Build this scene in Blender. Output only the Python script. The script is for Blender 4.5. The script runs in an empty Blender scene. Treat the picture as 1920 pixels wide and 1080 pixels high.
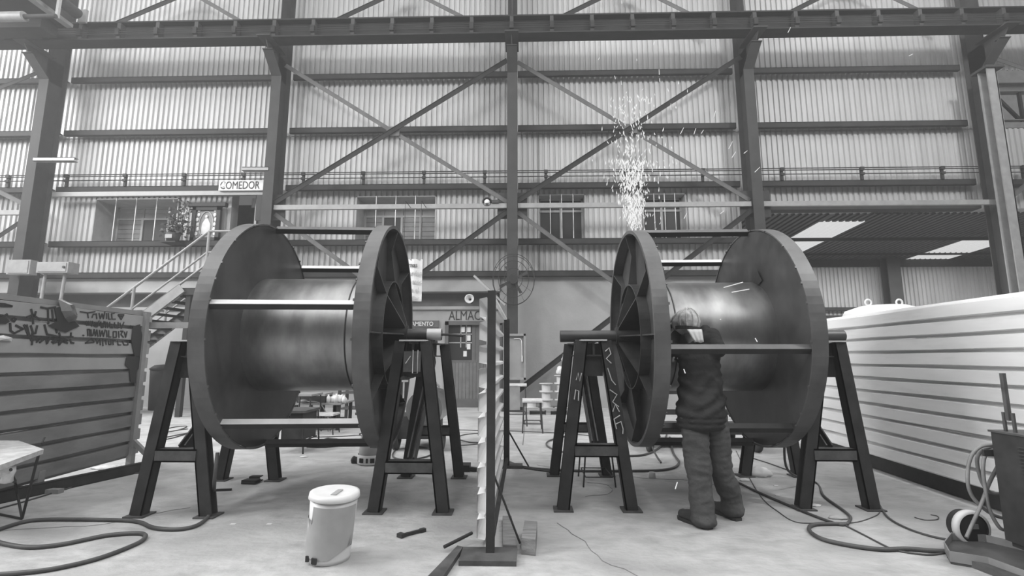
import bpy, bmesh, math, random
from mathutils import Vector, Matrix, noise
random.seed(7)
S = bpy.context.scene
COL = S.collection
R_ = math.radians
# ------------------------------------------------------------------ camera
CH = 1.25; PITCH = R_(8.17); YAW = R_(1.4); FPX = 905.0
cam_d = bpy.data.cameras.new('camera'); cam = bpy.data.objects.new('camera', cam_d); COL.objects.link(cam)
cam.location = (0, 0, CH); cam.rotation_euler = (math.pi/2+PITCH, 0, YAW)
cam_d.sensor_width = 36; cam_d.lens = FPX/1920*36; cam_d.clip_start = .05; cam_d.clip_end = 200
S.camera = cam
# ------------------------------------------------------------------ world, lights, exposure
w = bpy.data.worlds.new('world'); S.world = w; w.use_nodes = True
w.node_tree.nodes['Background'].inputs[0].default_value = (.9, .9, .9, 1)
w.node_tree.nodes['Background'].inputs[1].default_value = .13
def area(name, loc, size, power, rot=(0, 0, 0)):
    d = bpy.data.lights.new(name, 'AREA'); d.shape = 'RECTANGLE'; d.size, d.size_y = size; d.energy = power
    o = bpy.data.objects.new(name, d); COL.objects.link(o); o.location = loc; o.rotation_euler = rot; return o
# translucent roof strips above the hall
for x in (-9.3, -3.3, 2.7, 8.7):
    area('roof_skylight', (x, 2.5, 13.2), (1.8, 16.0), 600)
# unseen fill lights added behind the camera and at the left
area('front_fill', (0, -5.8, 11.8), (30, 3.2), 1150, (R_(65), 0, 0))
area('left_fill', (-18.3, 3, 10.0), (16, 3.0), 4800, (R_(66), 0, R_(-90)))  # added to brighten the white screen from the left
# two big hall lamps high to the left and right
for x, e in ((-9.2, 520), (9.4, 850)):
    area('hall_lamp', (x, .5, 11.2), (1.2, 1.2), e, (R_(60), 0, 0))
# hall lamps hung in front of the wall, one per bay, just above the frame
for x, e in ((-9.3, 80), (-3.4, 45), (2.9, 35), (8.9, 80)):
    d = bpy.data.lights.new('bay_lamp', 'POINT'); d.energy = e; d.shadow_soft_size = .16
    o = bpy.data.objects.new('bay_lamp', d); COL.objects.link(o); o.location = (x, 9.3, 9.7)
S.view_settings.view_transform = 'Standard'; S.view_settings.look = 'None'
S.view_settings.gamma = 1; S.view_settings.use_curve_mapping = False
S.view_settings.exposure = -.12
HAZE = .0063

# ------------------------------------------------------------------ photo measuring helpers (pixel -> place at a known depth)
_cp, _sp, _cy, _sy = math.cos(PITCH), math.sin(PITCH), math.cos(YAW), math.sin(YAW)
def ray(u, v):
    a = (u-960)/FPX; b = (540-v)/FPX
    return Vector((-_sy*_cp + a*_cy + b*_sy*_sp, _cy*_cp + a*_sy - b*_cy*_sp, _sp + b*_cp))
def fl(u, v, z=0.0):
    d = ray(u, v); t = (z-CH)/d.z; return Vector((d.x*t, d.y*t, z))
def at(u, v, Y):
    d = ray(u, v); t = Y/d.y; return Vector((d.x*t, Y, CH+d.z*t))

# ------------------------------------------------------------------ materials (all grey: the photograph is black and white)
MATS = {}
def mat(name, g, rough=.6, metal=0, var=.0, scale=4, bump=0, bscale=30, dark=None, spots=0, spotscale=2, stretch=(1, 1, 1), emit=0, lo=.35, hi=.65, spec=.5):
    if name in MATS: return MATS[name]
    m = bpy.data.materials.new(name); m.use_nodes = True; nt = m.node_tree; N = nt.nodes; L = nt.links
    b = N['Principled BSDF']; b.inputs['Base Color'].default_value = (g, g, g, 1)
    b.inputs['Roughness'].default_value = rough; b.inputs['Metallic'].default_value = metal
    b.inputs['Specular IOR Level'].default_value = spec
    if emit:
        b.inputs['Emission Color'].default_value = (1, 1, 1, 1); b.inputs['Emission Strength'].default_value = emit
    if var or bump or spots:
        tc = N.new('ShaderNodeTexCoord'); mp = N.new('ShaderNodeMapping'); mp.inputs['Scale'].default_value = stretch
        L.new(tc.outputs['Object'], mp.inputs[0])
    if var:
        n = N.new('ShaderNodeTexNoise'); n.inputs['Scale'].default_value = scale; n.inputs['Detail'].default_value = 6; n.inputs['Roughness'].default_value = .6
        L.new(mp.outputs[0], n.inputs['Vector'])
        r = N.new('ShaderNodeValToRGB'); lo_, hi_ = g*(1-var), g*(1+var)
        r.color_ramp.elements[0].position = lo; r.color_ramp.elements[0].color = (lo_, lo_, lo_, 1)
        r.color_ramp.elements[1].position = hi; r.color_ramp.elements[1].color = (hi_, hi_, hi_, 1)
        L.new(n.outputs['Fac'], r.inputs[0]); out = r.outputs[0]
        if spots:
            n2 = N.new('ShaderNodeTexNoise'); n2.inputs['Scale'].default_value = spotscale; n2.inputs['Detail'].default_value = 8; n2.inputs['Roughness'].default_value = .65
            L.new(mp.outputs[0], n2.inputs['Vector'])
            r2 = N.new('ShaderNodeValToRGB'); r2.color_ramp.elements[0].position = .52; r2.color_ramp.elements[1].position = .70
            mx = N.new('ShaderNodeMix'); mx.data_type = 'RGBA'; mx.inputs[7].default_value = (dark, dark, dark, 1)
            ml = N.new('ShaderNodeMath'); ml.operation = 'MULTIPLY'; ml.inputs[1].default_value = spots
            L.new(n2.outputs['Fac'], r2.inputs[0]); L.new(r2.outputs[0], ml.inputs[0]); L.new(ml.outputs[0], mx.inputs[0]); L.new(out, mx.inputs[6]); out = mx.outputs[2]
        L.new(out, b.inputs['Base Color'])
        rr = N.new('ShaderNodeMapRange'); rr.inputs[3].default_value = max(.05, rough-.12); rr.inputs[4].default_value = min(1, rough+.12)
        L.new(n.outputs['Fac'], rr.inputs[0]); L.new(rr.outputs[0], b.inputs['Roughness'])
    if bump:
        n3 = N.new('ShaderNodeTexNoise'); n3.inputs['Scale'].default_value = bscale; n3.inputs['Detail'].default_value = 5
        L.new(mp.outputs[0], n3.inputs['Vector'])
        bp = N.new('ShaderNodeBump'); bp.inputs['Strength'].default_value = bump; bp.inputs['Distance'].default_value = .02
        L.new(n3.outputs['Fac'], bp.inputs['Height']); L.new(bp.outputs[0], b.inputs['Normal'])
    MATS[name] = m; return m
M = {}
M['floor'] = mat('worn_concrete', .42, .75, var=.22, scale=6, bump=.6, bscale=18, dark=.18, spots=.8, spotscale=1.5, lo=.3, hi=.7, stretch=(.8, 1.2, 1))
M['sheet'] = mat('galvanised_wall_sheet', .45, .5, var=.08, scale=1.2, stretch=(3, 1, .35), dark=.30, spots=.2, spotscale=1.4)
M['sheet_in'] = mat('painted_sheet', .45, .6, var=.1)
M['stucco'] = mat('grey_painted_stucco', .34, .85, var=.12, scale=1.1, bump=.15, bscale=25)
M['recess'] = mat('shaded_recess', .13, .7, var=.1)  # shade of the set-back surfaces put into a darker colour
M['column'] = mat('grey_painted_steel', .055, .75, spec=.15, var=.12, scale=3)
M['girt'] = mat('girt_steel', .045, .75, spec=.15, var=.15, scale=3)
M['light_steel'] = mat('pale_painted_steel', .26, .5, var=.12, scale=5)
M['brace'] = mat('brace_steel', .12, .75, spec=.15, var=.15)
M['shaded_brace'] = mat('shaded_brace_steel', .03, .75, spec=.15, var=.2)  # same steel as the pale braces, shade of the downturned face put into the colour
M['crane'] = mat('crane_beam_steel', .030, .75, spec=.15, var=.25, scale=4, stretch=(.4, 1, 3))
M['reel'] = mat('mill_scale_steel_plate', .075, .42, metal=.35, var=.38, scale=2.2, bump=.08, bscale=3, spec=.5)
M['rim'] = mat('flange_rim_steel', .125, .45, metal=.35, var=.22, scale=3)
M['barrel'] = mat('rolled_barrel_steel', .31, .36, metal=.9, var=.30, scale=1.6, bump=.05, bscale=2, stretch=(2.2, 1, 1))
M['black'] = mat('black_painted_steel', .04, .6, spec=.3, var=.25, scale=6)
M['rail'] = mat('dusty_rail_steel', .075, .6, var=.35, scale=8)
M['bright'] = mat('bright_bar_steel', .62, .45, metal=.2, var=.1)
M['white_panel'] = mat('white_painted_panel', .86, .6, var=.05, scale=1.5, stretch=(1, .5, 3), dark=.25, spots=.18, spotscale=2.4)
M['grey_panel'] = mat('grey_painted_panel', .22, .45, var=.2, scale=2, stretch=(1, .6, 2), dark=.07, spots=.4, spotscale=1.7)
M['pale_panel'] = mat('pale_panel_top', .33, .45, var=.12, scale=2)
M['plastic'] = mat('white_plastic', .68, .4, var=.06, scale=6)
M['plastic_grey'] = mat('grey_plastic_film', .36, .4, var=.1, scale=5)
M['ink'] = mat('black_ink', .03, .7)
M['white_ink'] = mat('white_ink', .5, .7)
M['paper'] = mat('white_paper', .66, .8, var=.04)
M['rubber'] = mat('black_rubber', .04, .6)
M['cable'] = mat('grey_cable_rubber', .075, .55, var=.2, scale=9)
M['cable_light'] = mat('dusty_cable', .22, .6, var=.2, scale=9)
M['wood'] = mat('weathered_wood', .26, .8, var=.3, scale=5, stretch=(1, 6, 6), bump=.3)
M['plaster'] = mat('spattered_table_top', .55, .8, var=.2, scale=9, bump=.5)
M['cloth_dark'] = mat('dark_work_jacket', .033, .85, var=.2, scale=8, bump=.25, bscale=40, spec=.2)
M['cloth_grey'] = mat('grey_work_trousers', .085, .85, var=.18, scale=8, bump=.25, bscale=40, spec=.2)
M['leather'] = mat('black_boot_leather', .05, .5, var=.2)
M['cap'] = mat('pale_welding_cap_cloth', .52, .85, var=.3, scale=12, bump=.3, bscale=30)
M['skin'] = mat('skin', .30, .55, var=.05)
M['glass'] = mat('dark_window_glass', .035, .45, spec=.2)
M['frame'] = mat('window_frame_paint', .34, .6, var=.1)
M['shutter'] = mat('louvre_grey', .20, .6, var=.15)
M['leaf'] = mat('dark_leaf', .045, .6, var=.3, scale=20)
M['flower'] = mat('pale_petal', .42, .7, var=.2)
M['door'] = mat('dark_painted_door', .11, .5, var=.12, scale=3)
M['spark'] = mat('spark_glow', .02, .5, emit=.9)
M['spark_dim'] = mat('spark_glow_fading', .8, .5, emit=1.0)
M['lamp'] = mat('skylight_glow', .2, .5, emit=.62)

# ------------------------------------------------------------------ mesh builder
BASE = {}
class MB:
    def __init__(s): s.v = []; s.f = []; s.sm = []
    def add(s, vs, fs, smooth=False):
        n = len(s.v); s.v += [Vector(p) for p in vs]; s.f += [tuple(i+n for i in f) for f in fs]; s.sm += [smooth]*len(fs); return s
    def box(s, x0, x1, y0, y1, z0, z1, Mx=None):
        vs = [Vector((x, y, z)) for x in (x0, x1) for y in (y0, y1) for z in (z0, z1)]
        if Mx is not None: vs = [Mx @ p for p in vs]
        return s.add(vs, [(0, 1, 3, 2), (4, 6, 7, 5), (0, 4, 5, 1), (2, 3, 7, 6), (0, 2, 6, 4), (1, 5, 7, 3)])
    def bar(s, a, b, w, t, up=(0, 0, 1)):
        """rectangular bar between two points; w across, t along 'up'"""
        a = Vector(a); b = Vector(b); d = (b-a).normalized(); up = Vector(up)
        x = d.cross(up)
        if x.length < 1e-4: x = d.cross(Vector((0, 1, 0)))
        x.normalize(); y = x.cross(d).normalized()
        vs = [p + x*sx*w/2 + y*sy*t/2 for p in (a, b) for sx, sy in ((-1, -1), (1, -1), (1, 1), (-1, 1))]
        return s.add(vs, [(3, 2, 1, 0), (4, 5, 6, 7), (0, 1, 5, 4), (1, 2, 6, 5), (2, 3, 7, 6), (3, 0, 4, 7)])
    def ibar(s, a, b, w, t, up=(0, 0, 1), web=.25):
        """I-section: two flanges t apart, width w"""
        a = Vector(a); b = Vector(b); d = (b-a).normalized(); up = Vector(up); x = d.cross(up)
        if x.length < 1e-4: x = d.cross(Vector((0, 1, 0)))
        x.normalize(); y = x.cross(d).normalized(); ft = max(.008, t*.09)
        s.bar(a+y*(t/2-ft/2), b+y*(t/2-ft/2), w, ft, up); s.bar(a-y*(t/2-ft/2), b-y*(t/2-ft/2), w, ft, up)
        return s.bar(a, b, w*.12, t-2*ft, up)
    def channel(s, a, b, w, t, up=(0, 0, 1), side=1):
        a = Vector(a); b = Vector(b); d = (b-a).normalized(); up = Vector(up); x = d.cross(up)
        if x.length < 1e-4: x = d.cross(Vector((0, 1, 0)))
        x.normalize(); y = x.cross(d).normalized(); th = max(.006, w*.12)
        s.bar(a+y*(t/2-th/2), b+y*(t/2-th/2), w, th, up); s.bar(a-y*(t/2-th/2), b-y*(t/2-th/2), w, th, up)
        return s.bar(a+x*side*(w/2-th/2), b+x*side*(w/2-th/2), th, t, up)
    def cyl(s, a, b, r0, r1=None, n=16, cap=True, smooth=True):
        a = Vector(a); b = Vector(b); r1 = r0 if r1 is None else r1; d = (b-a).normalized()
        x = d.orthogonal().normalized(); y = d.cross(x)
        vs = [p + (x*math.cos(k*2*math.pi/n)+y*math.sin(k*2*math.pi/n))*r for p, r in ((a, r0), (b, r1)) for k in range(n)]
        s.add(vs, [(k, (k+1) % n, n+(k+1) % n, n+k) for k in range(n)], smooth)
        if cap:
            s.add(vs[:n][::-1], [tuple(range(n))]); s.add(vs[n:], [tuple(range(n))])
        return s
    def lathe(s, prof, n=24, c=(0, 0, 0), axis='z', smooth=True, a0=0, a1=2*math.pi, shape=None):
        c = Vector(c); full = abs(a1-a0-2*math.pi) < 1e-5; m = n if full else n+1; vs = []
        for r, h in prof:
            for k in range(m):
                a = a0+(a1-a0)*k/n; p, q = r*math.cos(a), r*math.sin(a)
                vs.append(c+(Vector((p, q, h)) if axis == 'z' else Vector((h, p, q)) if axis == 'x' else Vector((p, h, q))))
        fs = []
        for j in range(len(prof)-1):
            for k in range(n):
                k2 = (k+1) % m
                f = (j*m+k, j*m+k2, (j+1)*m+k2, (j+1)*m+k); fs.append(f if axis != 'y' else f[::-1])
        return s.add(vs, fs, smooth)
    def tube(s, pts, r, n=8, closed=False):
        pts = [Vector(p) for p in pts]; N = len(pts); rings = []; px = None
        for i, p in enumerate(pts):
            a = pts[(i-1) % N] if (i > 0 or closed) else p; b = pts[(i+1) % N] if (i < N-1 or closed) else p
            d = (b-a).normalized() if (b-a).length > 1e-9 else Vector((0, 0, 1))
            if px is None: x = d.orthogonal().normalized()
            else:
                x = px-d*px.dot(d); x = x.normalized() if x.length > 1e-6 else d.orthogonal().normalized()
            px = x; y = d.cross(x)
            rings.append([p+(x*math.cos(k*2*math.pi/n)+y*math.sin(k*2*math.pi/n))*r for k in range(n)])
        vs = [q for g in rings for q in g]; fs = []
        for i in range(N if closed else N-1):
            j = (i+1) % N
            for k in range(n): fs.append((i*n+k, i*n+(k+1) % n, j*n+(k+1) % n, j*n+k))
        s.add(vs, fs, True)
        if not closed: s.add(rings[0][::-1], [tuple(range(n))]); s.add(rings[-1], [tuple(range(n))])
        return s
    def prism(s, poly, a, b, fn):
        """extrude 2-D poly; fn(x, y, t) -> point, t in {a, b}"""
        n = len(poly); vs = [fn(x, y, t) for t in (a, b) for x, y in poly]
        return s.add(vs, [tuple(range(n))[::-1], tuple(range(n, 2*n))] + [(k, (k+1) % n, n+(k+1) % n, n+k) for k in range(n)])
    def ball(s, c, r, n=12, m=8, sc=(1, 1, 1)):
        c = Vector(c); vs = []
        for j in range(1, m):
            th = math.pi*j/m
            for k in range(n):
                a = 2*math.pi*k/n; vs.append(c+Vector((r*sc[0]*math.sin(th)*math.cos(a), r*sc[1]*math.sin(th)*math.sin(a), r*sc[2]*math.cos(th))))
        fs = [(j*n+k, (j+1)*n+k, (j+1)*n+(k+1) % n, j*n+(k+1) % n) for j in range(m-2) for k in range(n)]
        t = len(vs); vs += [c+Vector((0, 0, r*sc[2])), c-Vector((0, 0, r*sc[2]))]
        fs += [(t, k, (k+1) % n) for k in range(n)] + [(t+1, (m-2)*n+(k+1) % n, (m-2)*n+k) for k in range(n)]
        return s.add(vs, fs, True)
    def build(s, name, m, parent=None, label=None, kind=None, fix=True, loc=None):
        off = Vector(BASE.get(parent.name, (0, 0, 0))) if parent else Vector(loc or (0, 0, 0))
        me = bpy.data.meshes.new(name); me.from_pydata([p-off for p in s.v], [], s.f)
        for p, sm in zip(me.polygons, s.sm): p.use_smooth = sm
        if fix:
            bm = bmesh.new(); bm.from_mesh(me); bmesh.ops.recalc_face_normals(bm, faces=bm.faces); bm.to_mesh(me); bm.free()
        me.materials.append(M[m] if isinstance(m, str) else m); me.update()
        o = bpy.data.objects.new(name, me); COL.objects.link(o)
        if parent: o.parent = parent; BASE[o.name] = off
        else: o.location = off; BASE[o.name] = off
        if label: o['label'] = label
        if kind: o['kind'] = kind
        return o
def tag(o, label=None, cat=None, group=None, kind=None):
    if label: o['label'] = label
    if cat: o['category'] = cat
    if group: o['group'] = group
    if kind: o['kind'] = kind
    return o
def thing(name, loc, label, cat, group=None, kind=None):
    o = bpy.data.objects.new(name, None); o.empty_display_size = .1; COL.objects.link(o); o.location = loc
    BASE[o.name] = tuple(loc); return tag(o, label, cat, group, kind)
def kids(o): return [c for c in bpy.data.objects if c.parent == o]
def copy_tree(o, parent=None):
    c = o.copy(); COL.objects.link(c)
    if parent: c.parent = parent
    for ch in kids(o): copy_tree(ch, c)
    return c
def smooth_pts(pts, n=8, closed=False):
    pts = [Vector(p) for p in pts]; out = []; N = len(pts)
    for i in range(N if closed else N-1):
        g = lambda k: pts[k % N] if closed else pts[min(max(k, 0), N-1)]
        p0, p1, p2, p3 = g(i-1), g(i), g(i+1), g(i+2)
        for k in range(n):
            t = k/n; out.append(.5*((2*p1)+(p2-p0)*t+(2*p0-5*p1+4*p2-p3)*t*t+(3*p1-p0-3*p2+p3)*t**3))
    if not closed: out.append(pts[-1])
    return out
def text(body, size, m, loc, rot, parent=None, name='lettering', sx=1.0, extr=.004, bold=0):
    c = bpy.data.curves.new(name, 'FONT'); c.body = body; c.size = size; c.extrude = extr; c.offset = bold
    c.resolution_u = 3
    t = bpy.data.objects.new('tmp', c); COL.objects.link(t); dg = bpy.context.evaluated_depsgraph_get(); dg.update()
    me = bpy.data.meshes.new_from_object(t.evaluated_get(dg)); bpy.data.objects.remove(t)
    off = Vector(BASE.get(parent.name, (0, 0, 0))) if parent else Vector((0, 0, 0))
    Mx = Matrix.Translation(Vector(loc)-off) @ rot.to_4x4() @ Matrix.Diagonal((sx, 1, 1, 1))
    me.transform(Mx); me.materials.clear(); me.materials.append(M[m])
    o = bpy.data.objects.new(name, me); COL.objects.link(o)
    if parent: o.parent = parent
    return o
FACE = Matrix.Rotation(math.pi/2, 3, 'X')     # lettering upright, facing the camera side (-Y)

# ================================================================== THE SETTING
XL, XR = -16.2, 14.6
YW = 12.5                                   # inner face of the sheet wall
CX = [-12.78, -6.50, -.28, 5.81, 11.84]     # column centres
b = MB(); b.box(XL-2, 22, -3.5, 19.5, -.2, 0); b.build('floor', 'floor', kind='structure')
# concrete joints and cracks on the floor: thin grooves filled with dirt
jb = MB()
for a_, c_ in (((-1.6, 8.3), (1.2, 8.3)), ((-.02, 7.2), (.05, 11.9))):
    jb.bar((*a_, .0015), (*c_, .0015), .015, .003)
for seed, (x, y, L_, an) in enumerate(((.15, 5.9, 2.2, -1.1), (.25, 3.9, 1.3, -.9), (.55, 4.6, .8, .4), (-2.8, 4.2, 1.8, 3.3))):
    random.seed(seed+20); p = Vector((x, y, .002)); 
    for k in range(16):
        an += random.uniform(-.45, .45); q = p+Vector((math.cos(an), math.sin(an), 0))*L_/16
        jb.bar(p, q, .003+random.random()*.004, .002); p = q
o = jb.build('trim_1', mat('joint_dirt', .2, .9), kind='structure')
random.seed(7)

# ---- corrugated back wall: an empty wall with one mesh per sheet
wall = thing('wall_back', (0, YW, 0), None, None, kind='structure')
PITCHW = .146; NR = 7; SW = PITCHW*NR
def corr_profile(width, pitch, depth, hi=.52, sl=.08, off=0.0):
    pts = []; x = -off
    while x < width+1e-6:
        for fx, d in ((0, 0), (hi, 0), (hi+sl, depth), (1-sl, depth)):
            q = x+fx*pitch
            if -1e-6 <= q <= width+1e-6: pts.append((q, d))
        x += pitch
    if not pts: return [(0, 0), (width, 0)]
    if pts[0][0] > 1e-5: pts.insert(0, (0, 0))
    if pts[-1][0] < width-1e-5: pts.append((width, 0))
    return pts
def sheet_mesh(x0, x1, z0, z1, y, th=.0015):
    """trapezoidal sheet with vertical ribs, ribs step away from the camera (+Y)"""
    k0 = math.floor(x0/PITCHW)*PITCHW
    pr = [(px+x0, d) for px, d in corr_profile(x1-x0, PITCHW, .042, off=(x0-k0))]
    n = len(pr); vs = []
    for dy in (0, th):
        for z in (z0, z1):
            for px, d in pr: vs.append((px, y+d+dy, z))
    fs = []
    for k in range(n-1):
        fs += [(k, k+1, n+k+1, n+k), (2*n+k+1, 2*n+k, 3*n+k, 3*n+k+1)]
    return vs, fs
def sheet(x0, x1, z0, z1, y=YW, parent=wall, m='sheet', tilt=0):
    vs, fs = sheet_mesh(x0, x1, z0, z1, y); b = MB(); b.add(vs, fs); b.build('corrugated_sheet', m, parent, fix=False)
OPEN = [(-11.70, -9.43, 4.30, 5.53), (-7.93, -6.92, 3.45, 5.74), (-4.50, -2.37, 4.30, 5.54), (.41, 1.63, 4.30, 5.55), (3.20, 4.30, 4.30, 5.55)]
def rows_for(x0, x1):
    yield (7.3+.0, 12.6); yield (5.10, 7.32) if x0 >= 5.7 else (3.30, 7.32)
x = XL
while x < XR:
    x1 = min(x+SW, XR)
    if x < 5.75 < x1: x1 = 5.75
    for z0, z1 in rows_for(x, x1):
        # cut the sheet around openings
        rects = [(x, x1, z0, z1)]
        for ox0, ox1, oz0, oz1 in OPEN:
            nr = []
            for a0, a1, c0, c1 in rects:
                if ox1 <= a0 or ox0 >= a1 or oz1 <= c0 or oz0 >= c1: nr.append((a0, a1, c0, c1)); continue
                if a0 < ox0: nr.append((a0, ox0, c0, c1))
                if a1 > ox1: nr.append((ox1, a1, c0, c1))
                m0, m1 = max(a0, ox0), min(a1, ox1)
                if c0 < oz0: nr.append((m0, m1, c0, oz0))
                if c1 > oz1: nr.append((m0, m1, oz1, c1))
            rects = nr
        if x >= 12.0 and z0 < 9 :      # open truss bay beyond the right-hand column
            rects = [(a0, a1, max(c0, 5.1), min(c1, 7.6)) for a0, a1, c0, c1 in rects if c0 < 7.3] + ([(x, x1, 9.0, 12.6)] if z0 > 7 else [])
        for a0, a1, c0, c1 in rects:
            if a1-a0 > .01 and c1-c0 > .02: sheet(a0, a1, c0, c1)
    x = x1
# backing behind the far right truss opening
b = MB(); b.box(11.9, 20, 16.2, 16.3, 4.9, 12.6); b.build('wall_far_upper', 'sheet_in', kind='structure')

# ---- windows: deep reveal boxes, frames, panes, bars
def reveal(i, x0, x1, z0, z1, depth, back_m, name='window', reveal_m='frame'):
    t = thing('%s_%d' % (name, i), ((x0+x1)/2, YW, z0), None, None, kind='structure')
    b = MB(); y0, y1 = YW-.02, YW+depth; e = .03
    b.box(x0-e, x0, y0, y1, z0-e, z1+e); b.box(x1, x1+e, y0, y1, z0-e, z1+e)
    b.box(x0-e, x1+e, y0, y1, z1, z1+e); b.box(x0-e, x1+e, y0-.02, y1, z0-e, z0)
    b.build('reveal', reveal_m, t)
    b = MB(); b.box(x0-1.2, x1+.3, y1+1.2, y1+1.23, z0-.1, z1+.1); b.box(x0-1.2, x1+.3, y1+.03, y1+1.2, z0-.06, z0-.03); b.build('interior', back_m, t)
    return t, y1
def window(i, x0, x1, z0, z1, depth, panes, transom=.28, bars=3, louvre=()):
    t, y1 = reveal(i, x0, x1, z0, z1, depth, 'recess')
    b = MB(); f = .05
    b.box(x0, x0+f, y1-.05, y1, z0, z1); b.box(x1-f, x1, y1-.05, y1, z0, z1); b.box(x0, x1, y1-.05, y1, z1-f, z1); b.box(x0, x1, y1-.05, y1, z0, z0+f)
    zt = z1-(z1-z0)*transom; b.box(x0, x1, y1-.055, y1, zt-.03, zt+.03)
    xs = [x0+(x1-x0)*k/panes for k in range(panes+1)]
    for q in xs[1:-1]: b.box(q-.03, q+.03, y1-.06, y1, z0, z1)
    b.build('window_frame', 'frame', t)
    for k in range(panes):
        for (c0, c1, up) in ((z0+f, zt-.03, 0), (zt+.03, z1-f, 1)):
            a0, a1 = xs[k]+.035, xs[k+1]-.035
            if (k in louvre) or (up and louvre):
                b = MB(); n = max(2, int((c1-c0)/.12))
                for q in range(n):
                    zz = c0+(c1-c0)*(q+.5)/n; b.box(a0, a1, y1-.035, y1-.015, zz-(c1-c0)/n*.46, zz+(c1-c0)/n*.46)
                b.build('louvre_pane', 'frame' if up else 'shutter', t)
            else:
                b = MB(); b.box(a0, a1, y1-.03, y1-.022, c0, c1); b.build('pane', 'glass', t)
    for k in range(bars):
        q = x0+(x1-x0)*(k+1)/(bars+1); b = MB(); b.cyl((q, YW-.03, z0-.02), (q, YW-.03, z1+.03), .012, n=8); b.build('security_bar', 'bright', t)
    return t
window(1, -11.70, -9.43, 4.30, 5.53, .75, 3, bars=3, louvre=(0,))
window(2, -4.50, -2.37, 4.30, 5.54, .70, 4, bars=3, louvre=(0, 2, 3))
window(3, .41, 1.63, 4.30, 5.55, .35, 2, bars=3)
window(4, 3.20, 4.30, 4.30, 5.55, .35, 2, bars=3)
# canteen door opening upstairs
t, y1 = reveal(2, -7.93, -6.92, 3.45, 5.74, .30, 'black', name='door', reveal_m='sheet_in')  # shade of the open room put into the black panel behind
b = MB(); b.box(-7.28, -7.22, YW-.02, YW+.06, 3.45, 5.74); b.box(-7.03, -6.92, YW-.02, YW+.06, 3.45, 5.74); b.build('door_frame', 'light_steel', t)
b = MB(); b.box(-7.2, -7.06, YW+.02, YW+.05, 3.5, 5.7); b.build('door_leaf', 'black', t)
b = MB(); n = 14
pr = [( -7.72+.44*k/n, YW+.55+.02*math.sin(k*1.7)) for k in range(n+1)]
for k in range(n):
    b.add([(pr[k][0], pr[k][1], 5.45), (pr[k+1][0], pr[k+1][1], 5.45), (pr[k+1][0], pr[k+1][1], 5.73), (pr[k][0], pr[k][1], 5.73)], [(0, 1, 2, 3)], True)
b.build('curtain', 'paper', t, fix=False)

# ---- lower stucco wall
ls = thing('wall_back_lower', (0, 12.45, 0), None, None, kind='structure')
b = MB(); y0, y1 = 12.40, 12.75
b.box(XL, -2.03, y0, y1, 0, 2.47); b.box(-.55, 5.6, y0, y1, 0, 2.47); b.box(-2.03, -.55, y0, y1, 2.17, 2.47)
b.box(-.62, 5.6, y0, y1, 2.47, 3.34)
b.build('plaster_wall', 'stucco', ls)
b = MB(); b.box(XL, -.62, y0-.05, y1, 2.94, 3.33); b.build('spandrel', 'stucco', ls)
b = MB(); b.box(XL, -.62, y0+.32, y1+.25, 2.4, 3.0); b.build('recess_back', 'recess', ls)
b = MB(); b.box(XL, -.62, y0-.06, y1, 2.47, 2.55); b.build('ledge', 'stucco', ls)
# left and right side of the store room door
d1 = thing('door_1', (-1.3, 12.4, 0), None, None, kind='structure')
b = MB(); fx0, fx1, ft = -2.02, -.56, .09
b.box(fx0, fx0+ft, 12.34, 12.5, 0, 2.16); b.box(fx1-ft, fx1, 12.34, 12.5, 0, 2.16); b.box(fx0, fx1, 12.34, 12.5, 2.07, 2.16); b.build('door_frame', 'door', d1)
b = MB(); b.box(fx0+ft, fx1-ft, 12.42, 12.47, 0, .22); b.box(fx0+ft, fx1-ft, 12.42, 12.47, 1.12, 1.18); b.box(-1.33, -1.25, 12.42, 12.47, 1.18, 2.07); b.box(-1.25, fx1-ft, 12.43, 12.46, 1.18, 2.07); b.build('door_leaf', 'door', d1)
k = fx0+ft
while k < fx1-ft-.01:
    b = MB(); b.box(k+.006, min(k+.085, fx1-ft), 12.425, 12.455, .22, 1.12); b.build('door_plank', mat('door_plank_paint', .15, .5, var=.12), d1); k += .09
b = MB(); b.box(fx0+ft, -1.33, 12.44, 12.45, 1.18, 2.07); b.build('pane', 'glass', d1)
b = MB()
for q in (1.62, 1.84): b.box(fx0+ft, -1.33, 12.425, 12.44, q-.012, q+.012)
for q in (-1.62, -1.48): b.box(q-.012, q+.012, 12.425, 12.44, 1.5, 2.07)
b.build('glazing_bar', 'frame', d1)
for k, (q, zz) in enumerate(((-1.56, 1.96), (-1.41, 1.96), (-1.41, 1.74), (-1.41, 1.52), (-1.5, 1.34))):
    b = MB(); b.box(q-.05, q+.04, 12.427, 12.437, zz-.07, zz+.07); b.build('paper_notice', 'paper', d1)
# lettering painted over the door
lt = thing('painted_lettering', at(842, 600, 12.39), 'black hand painted letters ALMACEN above the dark store room door', 'lettering')
text('ALMACEN', .34, 'ink', at(841, 600, 12.395), FACE, lt, sx=.74)
# grey regulations sign
sg = thing('wall_sign', at(800, 613, 12.38), 'dark sign with white capitals beside the store room door, half hidden by the axle', 'sign')
b = MB(); p = at(755, 614, 12.37); q = at(823, 601, 12.37); b.box(p.x, q.x, 12.36, 12.39, p.z, q.z); b.build('sign_board', 'door', sg)
text('REGLAMENTO', .15, 'paper', Vector((at(748, 611, 12.37).x, 12.355, at(748, 611, 12.37).z)), FACE, sg, sx=.92, bold=.002)

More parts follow.
